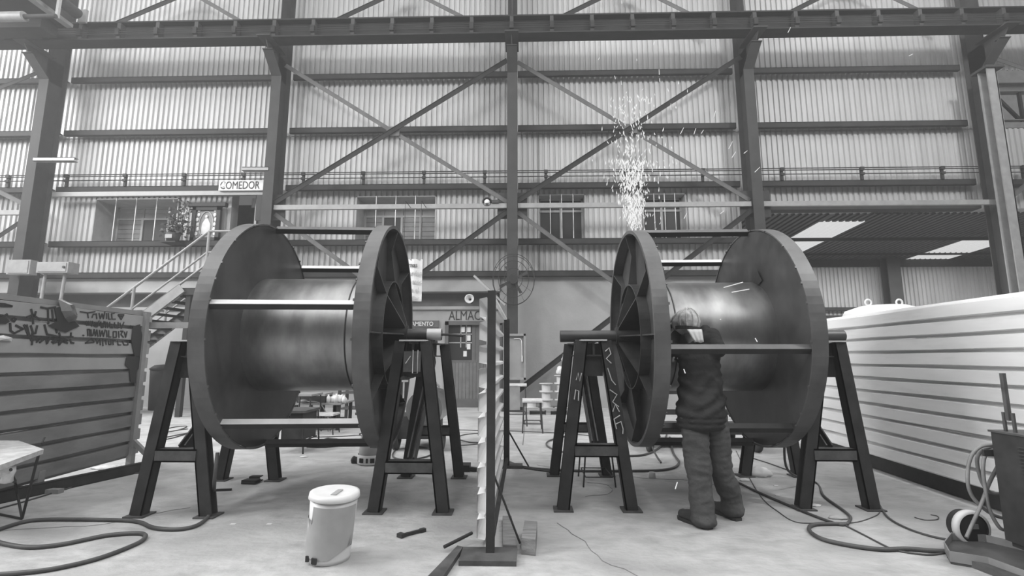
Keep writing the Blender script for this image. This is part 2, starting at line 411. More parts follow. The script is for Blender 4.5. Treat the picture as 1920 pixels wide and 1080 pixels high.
# ---- far part of the neighbouring bay seen through the right opening
YF = 17.5
wf = thing('wall_far', (12, YF, 0), None, None, kind='structure')
x = 6.5
while x < 19.5:
    sheet(x, x+SW, 0.0, 4.75, y=YF, parent=wf); x += SW
roof = thing('ceiling_annex', (12, 15, 4.9), None, None, kind='structure')
def roof_sheet(x0, x1, y0, y1, m, name='roof_sheet'):
    pr = corr_profile(x1-x0, .18, .04); n = len(pr); vs = []
    for dz in (0, .003):
        for y, z in ((y0, 5.0-.057*(y0-12.6)), (y1, 5.0-.057*(y1-12.6))):
            for px, d in pr: vs.append((x0+px, y, z+d+dz))
    fs = []
    for k in range(n-1): fs += [(k, k+1, n+k+1, n+k), (2*n+k+1, 2*n+k, 3*n+k, 3*n+k+1)]
    b = MB(); b.add(vs, fs); b.build(name, m, roof, fix=False)
M['roof'] = mat('dark_roof_sheet', .04, .6, var=.25)
sky = [(8.2, 9.45, 13.2, 16.4), (13.7, 15.2, 14.9, 17.35)]
x = 5.6
while x < 20.4:
    nx = x+.9; hit = None
    for q in sky:
        if x < q[0]-1e-6 < nx: nx = q[0]
        if abs(x-q[0]) < 1e-6: nx = q[1]; hit = q
    if hit:
        roof_sheet(x, nx, 12.6, hit[2], 'roof'); roof_sheet(x, nx, hit[2], hit[3], 'lamp', 'translucent_sheet'); roof_sheet(x, nx, hit[3], 17.5, 'roof')
    else: roof_sheet(x, nx, 12.6, 17.5, 'roof')
    x = nx
for x, y in ((8, 14.4), (13, 14.4)): area('annex_daylight', (x, y, 4.55), (5, 2.5), 270)
for yy in (14.4, 16.5):
    b = MB(); b.ibar((5.9, yy, 4.76), (20, yy, 4.76), .05, .1); tag(b.build('roof_purlin', 'girt'), 'dark steel purlin crossing under the annex roof, %s' % ('nearer one' if yy < 15 else 'farther one'), 'beam')
for z, h, nm in ((4.62, .30, 'top'), (2.95, .12, 'middle'), (2.66, .12, 'lowest')):
    b = MB(); b.channel((6.5, YF-.12, z), (20, YF-.12, z), .1, h); tag(b.build('wall_girt', 'girt'), 'dark horizontal steel rail on the far annex wall, %s of three' % nm, 'beam')
b = MB(); b.ibar((12.95, YF-.4, 0), (12.95, YF-.4, 4.7), .45, .35, up=(0, 1, 0)); tag(b.build('annex_column', 'column'), 'dark steel column against the far annex wall, seen over the white screen', 'column')

# ================================================================== STEELWORK
def column(i, cx, lab):
    t = thing('steel_column', (cx, 11.9, 0), lab, 'column', 'building columns along the back wall')
    yf, yb = 11.65, 12.15; w = .26
    b = MB(); b.box(cx-w/2, cx+w/2, yf, yf+.022, 0, 8.62); b.build('front_flange', 'column', t)
    b = MB(); b.box(cx-w/2, cx+w/2, yb-.022, yb, 0, 12.4); b.build('rear_flange', 'column', t)
    b = MB(); b.box(cx-.012, cx+.012, yf+.02, yb-.02, 0, 12.4); b.build('web', 'column', t)
    b = MB(); b.box(cx-.25, cx+.25, 11.5, 12.3, 0, .03); b.build('base_plate', 'column', t)
    # haunch: sloping front flange opening out towards the crane beam
    b = MB()
    b.prism([(yf, 8.6), (yf+.03, 8.6), (11.18, 9.03), (11.15, 9.03)], cx-w/2, cx+w/2, lambda y, z, xx: Vector((xx, y, z)))
    b.prism([(yf+.02, 8.62), (yf+.5, 8.62), (yf+.5, 9.25), (11.03, 9.25), (11.18, 9.03)], cx-.012, cx+.012, lambda y, z, xx: Vector((xx, y, z)))
    b.box(cx-w/2, cx+w/2, 11.13, 11.3, 9.02, 9.04)
    b.build('haunch', 'column', t)
    b = MB(); b.box(cx-.17, cx+.17, 10.9, 11.75, 9.24, 9.27); b.build('bearing_plate', 'column', t)
    return t
labs = ['steel column farthest left, with grey switch boxes fixed to it', 'steel column just right of the COMEDOR sign',
        'narrow steel column in the middle, with the cage fan on it', 'steel column rising behind the right reel, at the annex opening', 'steel column farthest right with an extra post bolted in front']
cols = [column(i, c, l) for i, (c, l) in enumerate(zip(CX, labs))]
# the extra post on the right column
b = MB(); b.channel((11.52, 11.40, 0), (11.52, 11.40, 8.35), .22, .25, up=(0, 1, 0), side=-1); b.build('added_post', 'light_steel', cols[4])
b = MB(); b.box(11.36, 11.8, 11.22, 11.65, 8.3, 8.36); b.build('cap_plate', 'column', cols[4])

# ---- crane runway beam
cr = thing('crane_runway_beam', (0, 11.2, 9.27), 'long stiffened crane runway beam running across the whole wall on the column brackets', 'beam')
ya, yb_ = 11.02, 11.38; z0, z1 = 9.27, 9.77
b = MB(); b.box(XL, XR+2, ya, yb_, z0, z0+.035); b.build('bottom_flange', 'crane', cr)
b = MB(); b.box(XL, XR+2, ya, yb_, z1-.035, z1); b.build('top_flange', 'crane', cr)
b = MB(); b.box(XL, XR+2, 11.19, 11.21, z0+.03, z1-.03); b.build('web', 'crane', cr)
b = MB(); b.box(XL, XR+2, 11.17, 11.23, z1, z1+.05); b.build('crane_rail', 'girt', cr)
sb = None
for k in range(-16, 17):
    x = CX[2]+k*1.005
    if x > XR+1: continue
    if sb is None:
        b = MB(); b.box(x-.04, x-.02, 11.03, 11.19, z0+.035, z1-.035); b.box(x+.02, x+.04, 11.03, 11.19, z0+.035, z1-.035); b.box(x-.045, x+.045, 11.025, 11.04, z0+.035, z1-.035)
        sb = b.build('stiffener', 'column', cr); sx = x
    else:
        c = sb.copy(); COL.objects.link(c); c.location.x = x-sx
for zz in (9.40, 9.46, 9.52):
    b = MB(); b.cyl((XL, 11.0, zz), (XR+2, 11.0, zz), .009, n=6); b.build('conductor_rail', 'crane', cr)
# insulator blocks: every second stiffener
for k in range(-14, 16):
    x = CX[2]+k*1.005; b = MB(); b.box(x-.05, x+.05, 10.97, 11.04, 9.37, 9.55); b.build('insulator', 'crane', cr)

# ---- girts (horizontal rails between columns)
GZ = [(8.93, 'first'), (7.36, 'second'), (5.74, 'third'), (4.23, 'fourth'), (3.38, 'lowest')]
spans = [(XL, CX[0], 'left of the leftmost column'), (CX[0], CX[1], 'in the leftmost full bay'), (CX[1], CX[2], 'left of the middle column'), (CX[2], CX[3], 'right of the middle column'), (CX[3], CX[4], 'over the annex opening')]
for zz, nm in GZ:
    for j, (a, c, wh) in enumerate(spans):
        if zz < 5 and j == 4: continue
        b = MB(); g0, g1 = a+.14, c-.14
        b.box(g0, g1, 12.24, 12.25, zz-.075, zz+.075); b.box(g0, g1, 12.24, 12.49, zz+.065, zz+.078); b.box(g0, g1, 12.24, 12.32, zz-.078, zz-.065)
        tag(b.build('wall_girt', 'girt'), 'dark wall rail, %s below the crane beam, %s' % (nm, wh), 'beam', 'wall rails between the columns')
b = MB(); b.box(CX[3]+.14, CX[4]-.14, 12.2, 12.5, 5.02, 5.16); tag(b.build('lintel_beam', 'girt'), 'dark beam along the top edge of the annex opening', 'beam')
b = MB(); b.box(CX[4]+.2, XR, 12.24, 12.5, 5.66, 5.8); tag(b.build('wall_girt', 'girt'), 'short dark wall rail right of the rightmost column', 'beam')
# horizontal struts in the column plane
for a, c, wh, zz in ((XL, CX[0], 'left of the leftmost column', 4.95), (CX[1], CX[2], 'left of the middle column, across window bars', 5.03), (CX[2], CX[3], 'right of the middle column, across two dark windows', 5.03), (CX[3], CX[4], 'over the annex opening', 5.03)):
    b = MB(); b.box(a+.14, c-.14, 11.72, 11.80, zz-.06, zz+.06); tag(b.build('horizontal_strut', 'light_steel'), 'pale steel strut %s' % wh, 'beam', 'pale struts between the columns')
b = MB(); b.box(CX[0]+.2, CX[1]-.1, 12.1, 12.18, 5.50, 5.62); tag(b.build('horizontal_strut', 'light_steel'), 'pale rail just under the third wall rail, behind the COMEDOR sign', 'beam')
# pipe run with brackets
pp = thing('pipe_run', (0, 12.2, 6.0), 'three thin pipes on small brackets running along the wall above the windows', 'pipes')
for zz in (6.13, 6.08, 5.97):
    b = MB(); b.cyl((XL, 12.19, zz), (XR, 12.19, zz), .014, n=8); b.build('pipe', 'girt', pp)
x = XL+.6
while x < XR:
    b = MB(); b.box(x-.03, x+.03, 12.205, 12.26, 5.81, 6.14); b.box(x-.05, x+.05, 12.17, 12.21, 6.06, 6.15); b.box(x-.05, x+.05, 12.17, 12.21, 5.94, 6.0); b.build('pipe_bracket', 'girt', pp); x += 1.62 if x < 0 else 2.05

# ---- diagonal braces
def angle_bar(b, a, c, w=.10, flat='y'):
    a = Vector(a); c = Vector(c); d = (c-a).normalized(); nrm = Vector((0, 1, 0)); p = d.cross(nrm).normalized()
    if p.z < 0: p = -p
    b.bar(a, c, .012, w, up=p) ; b.bar(a+p*(w/2)+nrm*.04, c+p*(w/2)+nrm*.04, w, .012, up=p)
def brace(a, c, lab, m='brace', y=11.82, w=.10):
    b = MB(); angle_bar(b, (a[0], y, a[1]), (c[0], y, c[1]), w); return tag(b.build('diagonal_brace', m), lab, 'brace', 'diagonal wall braces')
for j, side in ((1, 'left'), (2, 'right')):
    xa, xb = CX[j]+.13, CX[j+1]-.13
    wh = 'bay just %s of the middle column' % side
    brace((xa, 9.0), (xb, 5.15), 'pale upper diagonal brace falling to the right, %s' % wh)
    brace((xb, 9.0), (xa, 5.15), 'dark upper diagonal brace rising to the right, %s' % wh, 'shaded_brace', 11.74, .12)
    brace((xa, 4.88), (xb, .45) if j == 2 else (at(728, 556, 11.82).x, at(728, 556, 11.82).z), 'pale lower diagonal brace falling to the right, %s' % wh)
    brace((xb, 4.88), (xa, .45), 'dark lower diagonal brace rising to the right, %s' % wh, 'shaded_brace', 11.74, .12)
    b = MB(); xm = (xa+xb)/2; b.box(xm-.17, xm+.17, 11.775, 11.79, 6.95, 7.2); tag(b.build('gusset_plate', 'brace'), 'small square plate where the upper braces cross, %s' % wh, 'plate')
for cx, wh in ((CX[1], 'on the column right of the COMEDOR sign'), (CX[2], 'on the middle column'), (CX[3], 'on the column behind the right reel')):
    b = MB(); b.box(cx-.38, cx+.38, 11.83, 11.85, 4.72, 5.4); tag(b.build('gusset_plate', 'column'), 'square steel joint plate %s at strut height' % wh, 'plate')
b = MB(); b.bar(at(889, 517, 11.9), at(948, 572, 11.6), .05, .05); tag(b.build('conduit_bar', 'light_steel'), 'short pale bar slanting down to the fan column, above the middle screen', 'pipe')
# left bay and right bay ends
brace((XL, 7.6), (CX[0]-.13, 9.0), 'dark brace left of the leftmost column, near the crane beam', 'shaded_brace')
brace((XL, 6.7), (CX[0]-.13, 5.15), 'pale brace left of the leftmost column, above the strut')
brace((XL, 2.4), (CX[0]-.13, 4.8), 'dark brace left of the leftmost column, below the strut', 'shaded_brace')
brace((CX[4]+.13, 5.1), (XR, 6.9), 'pale brace right of the rightmost column, low', 'brace')
brace((CX[4]+.13, 9.0), (XR, 7.9), 'pale brace right of the rightmost column, near the crane beam', 'brace')
# chevron braces above the crane beam
for j in range(4):
    xm = (CX[j]+CX[j+1])/2+(.15 if j else .35); nm = ['leftmost', 'second', 'third', 'rightmost'][j]
    brace((CX[j]+.6, 10.0), (xm, 11.35), 'dark chevron brace rising to the right above the crane beam, %s bay' % nm, 'shaded_brace', 11.95, .12)
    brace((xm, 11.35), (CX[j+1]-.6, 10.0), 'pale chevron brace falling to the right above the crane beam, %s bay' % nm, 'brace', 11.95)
    b = MB(); b.box(xm-.22, xm+.22, 11.99, 12.0, 11.15, 11.5); tag(b.build('gusset_plate', 'brace'), 'plate at the peak of the chevron brace, %s bay' % nm, 'plate')
# truss seen beyond the right column
tr = thing('roof_truss', (13.5, 13.2, 7.7), 'steel truss beyond the rightmost column', 'truss')
for zz in (8.85, 7.75):
    b = MB(); b.ibar((12.1, 13.2, zz), (20, 13.2, zz), .2, .26); b.build('chord', 'light_steel', tr)
for k in range(4):
    b = MB(); b.bar((12.3+k*1.1, 13.2, 8.75), (13.0+k*1.1, 13.2, 7.85), .07, .07); b.build('diagonal_web', 'girt', tr)
    b = MB(); b.bar((13.05+k*1.1, 13.2, 8.75), (13.05+k*1.1, 13.2, 7.85), .07, .07); b.build('vertical_web', 'girt', tr)

# ---- crane bridge end at upper left
cb = thing('crane_bridge', (-12.6, 10, 10.0), 'end of the travelling crane girder with its motor, at the top left corner', 'crane')
b = MB(); b.box(-14.2, -11.5, 4.0, 10.86, 9.55, 9.59); b.build('bottom_plate', 'crane', cb)
b = MB(); b.box(-11.54, -11.38, 4.0, 10.88, 9.50, 9.59); b.build('flange_edge', 'light_steel', cb)
b = MB(); b.box(-11.76, -11.72, 4.0, 10.8, 9.59, 11.2); b.build('girder_web', 'crane', cb)
b = MB(); b.box(-16.0, -11.75, 10.45, 10.86, 9.22, 9.54); b.build('end_carriage', 'crane', cb)
b = MB(); b.cyl((-11.12, 10.2, 9.82), (-11.12, 8.9, 9.82), .2, n=16); b.build('motor', 'black', cb)
b = MB(); b.cyl((-11.12, 10.7, 9.74), (-11.12, 10.2, 9.74), .13, n=16); b.build('gearbox', 'black', cb)
p = at(106, 33, 9.9); b = MB(); b.box(p.x-.03, p.x+.03, 9.88, 9.94, p.z, 11.3); b.build('upright_angle', 'light_steel', cb)
p = at(148, 44, 10.95); q = at(166, 20, 10.95); b = MB(); b.box(p.x, q.x, 10.90, 10.96, p.z, q.z); b.build('end_plate', 'light_steel', cb)
p = at(46, 31, 9.8); q = at(105, 30, 9.8); b = MB(); b.cyl(p, (q.x, q.y, p.z), .05, n=10); b.build('drive_shaft', 'column', cb)
q = at(-30, 31, 9.8); b = MB(); b.cyl((q.x, p.y, p.z), p, .11, n=14); b.build('coupling_drum', 'light_steel', cb)

# ---- stub arms on columns, switch boxes
for p, q, lab, Y in (((66, 300), (143, 300), 'short steel stub arm on the leftmost column', 11.58), ((456, 318), (505, 318), 'short steel stub arm on the column by the COMEDOR sign', 11.7)):
    a = at(*p, Y); c = at(*q, Y); b = MB(); b.channel((a.x, Y, a.z), (c.x, Y, c.z), .12, .10); tag(b.build('stub_arm', 'light_steel'), lab, 'bracket')
def swbox(p, q, Y, dep, lab, legs=False):
    a = at(*p, Y); c = at(*q, Y); t = thing('switch_box', ((a.x+c.x)/2, Y, c.z), lab, 'electrical box')
    b = MB(); b.box(a.x, c.x, Y, Y+dep, c.z, a.z); b.build('box_body', 'light_steel', t)
    b = MB(); b.box(a.x+.04, c.x-.04, Y-.015, Y, c.z+.03, a.z-.03); b.build('box_cover', 'light_steel', t)
    if legs:
        for k in (.12, .75):
            xx = a.x+(c.x-a.x)*k; b = MB(); b.cyl((xx, Y+dep/2, c.z), (xx-.1, Y+dep/2, 0), .035, n=8); b.build('conduit', 'light_steel', t)
        b = MB(); b.cyl((c.x-.08, Y-.04, (a.z+c.z)/2), (c.x-.08, Y, (a.z+c.z)/2), .03, n=10); b.build('knob', 'black', t)
swbox((15, 487), (54, 514), 11.4, .2, 'small square grey switch box on the left flank of the leftmost column')
swbox((70, 491), (126, 511), 11.3, .3, 'wide grey switch box on conduit legs right of the leftmost column', True)

# ---- signs, picture, flowers
cs = thing('canteen_sign', at(454, 357, 12.0), 'white sign with hand lettered COMEDOR over the upstairs doorway', 'sign')
a = at(412, 339, 12.05); c = at(494, 357, 12.05)
b = MB(); b.box(a.x, c.x, 12.03, 12.105, c.z, a.z); b.build('sign_board', 'paper', cs)
text('COMEDOR', .30, 'ink', Vector((a.x+.03, 12.025, c.z+.04)), FACE, cs, sx=.71)
b = MB(); b.ball((a.x+.1, 12.02, c.z+.12), .05, sc=(1, .1, .6)); b.ball((a.x+.13, 12.02, c.z+.2), .03, sc=(1, .1, 1)); b.build('flaked_patch', 'paper', cs)
pc = thing('framed_picture', at(390, 455, 12.35), 'framed ornamental picture of a pale robed figure left of the upstairs doorway', 'picture')
a = at(363, 388, 12.3); c = at(410, 452, 12.3)
b = MB(); f = .10
b.box(a.x, a.x+f, 12.26, 12.34, c.z, a.z); b.box(c.x-f, c.x, 12.26, 12.34, c.z, a.z); b.box(a.x, c.x, 12.26, 12.34, a.z-f, a.z); b.box(a.x, c.x, 12.26, 12.34, c.z, c.z+f); b.box(a.x-.14, c.x+.14, 12.22, 12.36, a.z, a.z+.1)
b.build('picture_frame', 'column', pc)
b = MB(); b.box(a.x+f, c.x-f, 12.31, 12.33, c.z+f, a.z-f); b.build('picture_panel', 'shutter', pc)
mx_, mz = (a.x+c.x)/2, (a.z+c.z)/2
b = MB(); b.lathe([(.02, 0), (.13, .03), (.12, .3), (.05, .42), (.0, .5)], n=12, c=(mx_, 12.305, mz-.3)); 
for p in b.v: p.y = 12.305+(p.y-12.305)*.12
b.ball((mx_, 12.29, mz+.2), .045, sc=(.8, .3, 1)); b.build('painted_figure', 'paper', pc)
b = MB()
for s_ in (-1, 1):
    for k in range(7): b.ball((mx_+s_*(.23+.02*math.sin(k*2)), 12.30, mz-.4+k*.13), .045, n=8, m=6, sc=(1, .25, 1.2))
b.build('ornament', 'paper', pc)
b = MB(); pts = [(mx_+.19*math.cos(k/24*2*math.pi), 12.3, mz-.02+.36*math.sin(k/24*2*math.pi)) for k in range(24)]; b.tube(pts, .014, n=6, closed=True); b.build('halo_ring', 'frame', pc)

fp = thing('flower_pot', at(324, 455, 12.15), 'pot of dark leaves and pale flowers beside the framed picture', 'flowers')
c = at(322, 454, 12.0); random.seed(3)
b = MB(); b.box(c.x-.2, c.x+.2, 11.85, 12.24, c.z-.03, c.z); b.build('shelf_bracket', 'girt', fp)
b = MB(); b.lathe([(.0, .0), (.14, 0), (.17, .24), (.15, .24), (.12, .05)], n=14, c=(c.x, 12.03, c.z+.0)); b.build('pot', 'black', fp)
b = MB(); b.box(c.x-.09, c.x+.09, 11.86, 11.88, c.z+.08, c.z+.18); b.build('pot_label', 'light_steel', fp)
b = MB()
for k in range(260):
    up = random.random(); x = random.gauss(0, .24*(1-.6*up)); z = .25+up*.95*random.random(); y = random.gauss(0, .1)
    p = Vector((c.x+x+z*.08, 12.1+y, c.z+z)); d = Vector((random.uniform(-1, 1), random.uniform(-.6, .3), random.uniform(-.4, .9))).normalized()*.12
    s_ = d.cross(Vector((random.random(), 1, random.random()))).normalized()*.03
    b.add([p, p+d*.5+s_, p+d, p+d*.5-s_], [(0, 1, 2, 3)])
b.build('foliage', 'leaf', fp, fix=False)
b = MB()
for k in range(15):
    up = random.random(); b.ball((c.x+random.gauss(.0, .17)+up*.1, 12.0+random.random()*.08, c.z+.35+up*.7*random.random()), .032, n=8, m=5)
b.build('blossom', 'flower', fp, label='pale blossoms')
b = MB()
for k in range(6): b.tube([(c.x+.0, 12.1, c.z+.2), (c.x+.05*k-.05, 12.08, c.z+.55), (c.x+.09*k-.12, 12.05, c.z+.8+.06*k)], .008, n=5)
b.build('stem', 'leaf', fp)

# ---- paper banner, horn, fan, wall lamp, notice board
bn = thing('paper_banner', at(782, 566, 11.0), 'tall white paper banner with faint lettering hung behind the left reel', 'banner')
a = at(752, 486, 11.2); c = at(790, 565, 11.2)
b = MB(); n = 8
for k in range(n):
    x0, x1 = a.x+(c.x-a.x)*k/n, a.x+(c.x-a.x)*(k+1)/n; y0, y1 = 11.2+.02*math.sin(k), 11.2+.02*math.sin(k+1)
    b.add([(x0, y0, c.z), (x1, y1, c.z), (x1, y1, a.z-.05*(k % 3 == 0)), (x0, y0, a.z)], [(0, 1, 2, 3)], True)
b.build('sheet', 'paper', bn, fix=False)
M['faint'] = mat('faint_ink', .38, .8)
for x in (a.x+.06, c.x-.06):
    b = MB(); b.cyl((x, 11.2, a.z-.03), (x, 11.2, 5.0), .006, n=5); b.bar((x, 11.2, 5.0), (x, 11.75, 5.0), .01, .01); b.build('hanging_cord', 'girt', bn)
for k in range(5): text(['mas', 'orden', 'y aseo', 'en el', 'taller'][k], .17, 'faint' if k else 'ink', Vector((c.x-.32, 11.165, a.z-.2-k*.2)), FACE, bn, sx=.8)
hs = thing('horn_speaker', at(880, 560, 12.2), 'round pale horn loudspeaker in the dark recess above the lettering ALMACEN', 'loudspeaker')
c = at(880, 560, 12.1)
b = MB(); b.lathe([(.035, .25), (.05, .12), (.09, .02), (.12, 0), (.115, .02), (.06, .05), (.02, .2)], n=20, c=(c.x, 12.1, c.z), axis='y'); b.build('horn_bell', 'plastic', hs)
b = MB(); b.cyl((c.x, 12.3, c.z), (c.x, 12.62, c.z-.02), .05); b.build('bracket', 'black', hs)
fan = thing('wall_fan', at(961, 525, 11.4), 'large round wire cage fan mounted on the middle column', 'fan')
c = at(963, 524, 11.35); R0 = .50
b = MB()
for r, yy in ((R0, 11.3), (R0*.98, 11.5), (R0*.72, 11.25), (R0*.42, 11.22), (R0*.2, 11.2)):
    b.tube([(c.x+r*math.cos(k/28*2*math.pi), yy, c.z+r*1.22*math.sin(k/28*2*math.pi)) for k in range(28)], .008, n=5, closed=True)
for k in range(12):
    an = k/12*2*math.pi; b.tube([(c.x+.1*math.cos(an), 11.2, c.z+.12*math.sin(an)), (c.x+R0*.7*math.cos(an), 11.25, c.z+R0*.86*math.sin(an)), (c.x+R0*math.cos(an), 11.3, c.z+R0*1.22*math.sin(an)), (c.x+R0*.98*math.cos(an), 11.5, c.z+R0*1.19*math.sin(an))], .004, n=4)
b.build('wire_cage', 'girt', fan)
for k in range(4):
    an = k*math.pi/2+.5; b = MB(); d = Vector((math.cos(an), 0, math.sin(an))); s_ = Vector((-math.sin(an), .25, math.cos(an)))*.09
    p = Vector((c.x, 11.38, c.z)); s_ *= .45; b.add([p+d*.06-s_*.6, p+d*.36-s_, p+d*.38+s_*.9, p+d*.06+s_*.6], [(0, 1, 2, 3)]); b.build('fan_blade', 'column', fan, fix=False)
b = MB(); b.cyl((c.x, 11.32, c.z), (c.x, 11.62, c.z), .1); b.build('motor', 'girt', fan)
wl = thing('flood_lamp', at(913, 380, 11.7), 'small dark round flood lamp standing on the strut left of the middle column', 'lamp')
c = at(913, 378, 11.7)
b = MB(); b.lathe([(.0, .1), (.1, .08), (.13, -.02), (.10, -.04)], n=16, c=(c.x, 11.75, c.z), axis='y'); b.build('lamp_housing', 'black', wl)
b = MB(); b.lathe([(.0, -.03), (.07, -.03), (.07, -.02)], n=14, c=(c.x, 11.75, c.z), axis='y'); b.build('lens', 'plastic', wl)
b = MB(); b.box(c.x-.03, c.x+.03, 11.7, 11.78, 5.09, c.z-.08); b.box(c.x+.12, c.x+.3, 11.68, 11.8, 5.09, 5.17); b.build('lamp_foot', 'black', wl)
nb = thing('notice_cabinet', at(962, 712, 11.6), 'grey framed cabinet mounted on the foot of the middle column', 'cabinet')
a = at(944, 626, 11.5); c = at(986, 712, 11.5)
b = MB(); f = .05
b.box(a.x, a.x+f, 11.42, 11.62, c.z, a.z); b.box(c.x-f, c.x, 11.42, 11.62, c.z, a.z); b.box(a.x, c.x, 11.42, 11.62, a.z-f, a.z); b.box(a.x, c.x, 11.42, 11.62, c.z, c.z+f); b.build('cabinet_frame', 'light_steel', nb)
b = MB(); b.box(a.x+f, c.x-f, 11.5, 11.62, c.z+f, a.z-f); b.build('cabinet_door', mat('cabinet_grey', .27, .5, var=.08), nb)
b = MB(); b.tube(smooth_pts([(c.x-.28, 11.48, a.z-.12), (c.x-.12, 11.48, a.z-.13), (c.x-.09, 11.48, a.z-.3), (c.x-.09, 11.48, a.z-.62)]), .012, n=6); b.box(c.x-.1, c.x-.07, 11.46, 11.5, c.z+.42, c.z+.56); b.build('door_handle', 'plastic', nb)
# column foot cladding
b = MB(); a = at(951, 712, 11.55); c = at(975, 770, 11.55); b.box(a.x, c.x, 11.55, 11.6, 0, a.z); b.build('foot_cover', 'light_steel', cols[2])

# ---- staircase to the canteen
st = thing('steel_staircase', (-9.5, 10.8, 0), 'steel staircase with pale handrails climbing to the canteen behind the left reel', 'stairs')
def sp(u, v, Y): return at(u, v, Y)
Yn, Yfar = 10.2, 11.2
p0 = sp(287, 582, Yn); p1 = sp(385, 508, Yn); d = (p1-p0); sl = d.z/d.x
def line_pt(x, Y): return Vector((x, Y, p0.z+(x-p0.x)*sl))
xs0 = p0.x-(p0.z)/sl; xs1 = -7.4
def rail(off, Y, r, nm, m='light_steel', x0=None, x1=None):
    b = MB(); a = line_pt(x0 or xs0+.4, Y); c = line_pt(x1 or xs1, Y); b.tube([a+Vector((0, 0, off)), c+Vector((0, 0, off))], r, n=8); b.build(nm, m, st)
for Y in (Yn, Yfar):
    b = MB(); b.channel(line_pt(xs0, Y), line_pt(xs1, Y), .07, .22, side=1 if Y == Yn else -1); b.build('stringer', 'light_steel', st)
n = 20; tm = None
for k in range(1, n):
    x = xs0+(xs1-xs0)*k/n; p = line_pt(x, Yn)
    if tm is None:
        b = MB(); b.box(x-.14, x+.14, Yn, Yfar, p.z-.02, p.z+.01); b.box(x+.12, x+.14, Yn, Yfar, p.z-.05, p.z); tm = b.build('tread', 'girt', st); tx, tz = x, p.z
    else:
        c = tm.copy(); COL.objects.link(c); c.location = (x-tx, 0, p.z-tz)
XT = sp(392, 440, Yn).x
for Y in (Yn, Yfar):
    o1 = sp(384, 440, Yn).z - line_pt(sp(384, 440, Yn).x, Yn).z
    o2 = sp(393, 470, Yn).z - line_pt(sp(393, 470, Yn).x, Yn).z
    rail(o1, Y, .028, 'handrail', x1=XT); rail(o2, Y, .022, 'middle_rail', x1=XT)
    for x in (XT, XT-1.55, XT-3.1, XT-4.6):
        p = line_pt(x, Y); b = MB(); b.cyl((x, Y, p.z), (x, Y, p.z+o1), .03, n=8); b.build('post', 'light_steel', st)
    zt = line_pt(XT, Y).z
    b = MB(); b.tube([(XT, Y, zt+o1), (XT+.85, Y, zt+o1)], .028); b.tube([(XT, Y, zt+o2), (XT+.85, Y, zt+o2)], .022); b.build('landing_rail', 'light_steel', st)
zl = line_pt(xs1, Yn).z
b = MB(); b.box(xs1-.1, -6.6, Yn, 12.2, zl-.15, zl); b.build('landing', 'girt', st)
b = MB()
for x, y in ((-7.3, Yn+.1), (-6.7, Yn+.1)): b.box(x-.05, x+.05, y-.05, y+.05, 0, zl-.1)
b.build('landing_post', 'girt', st)

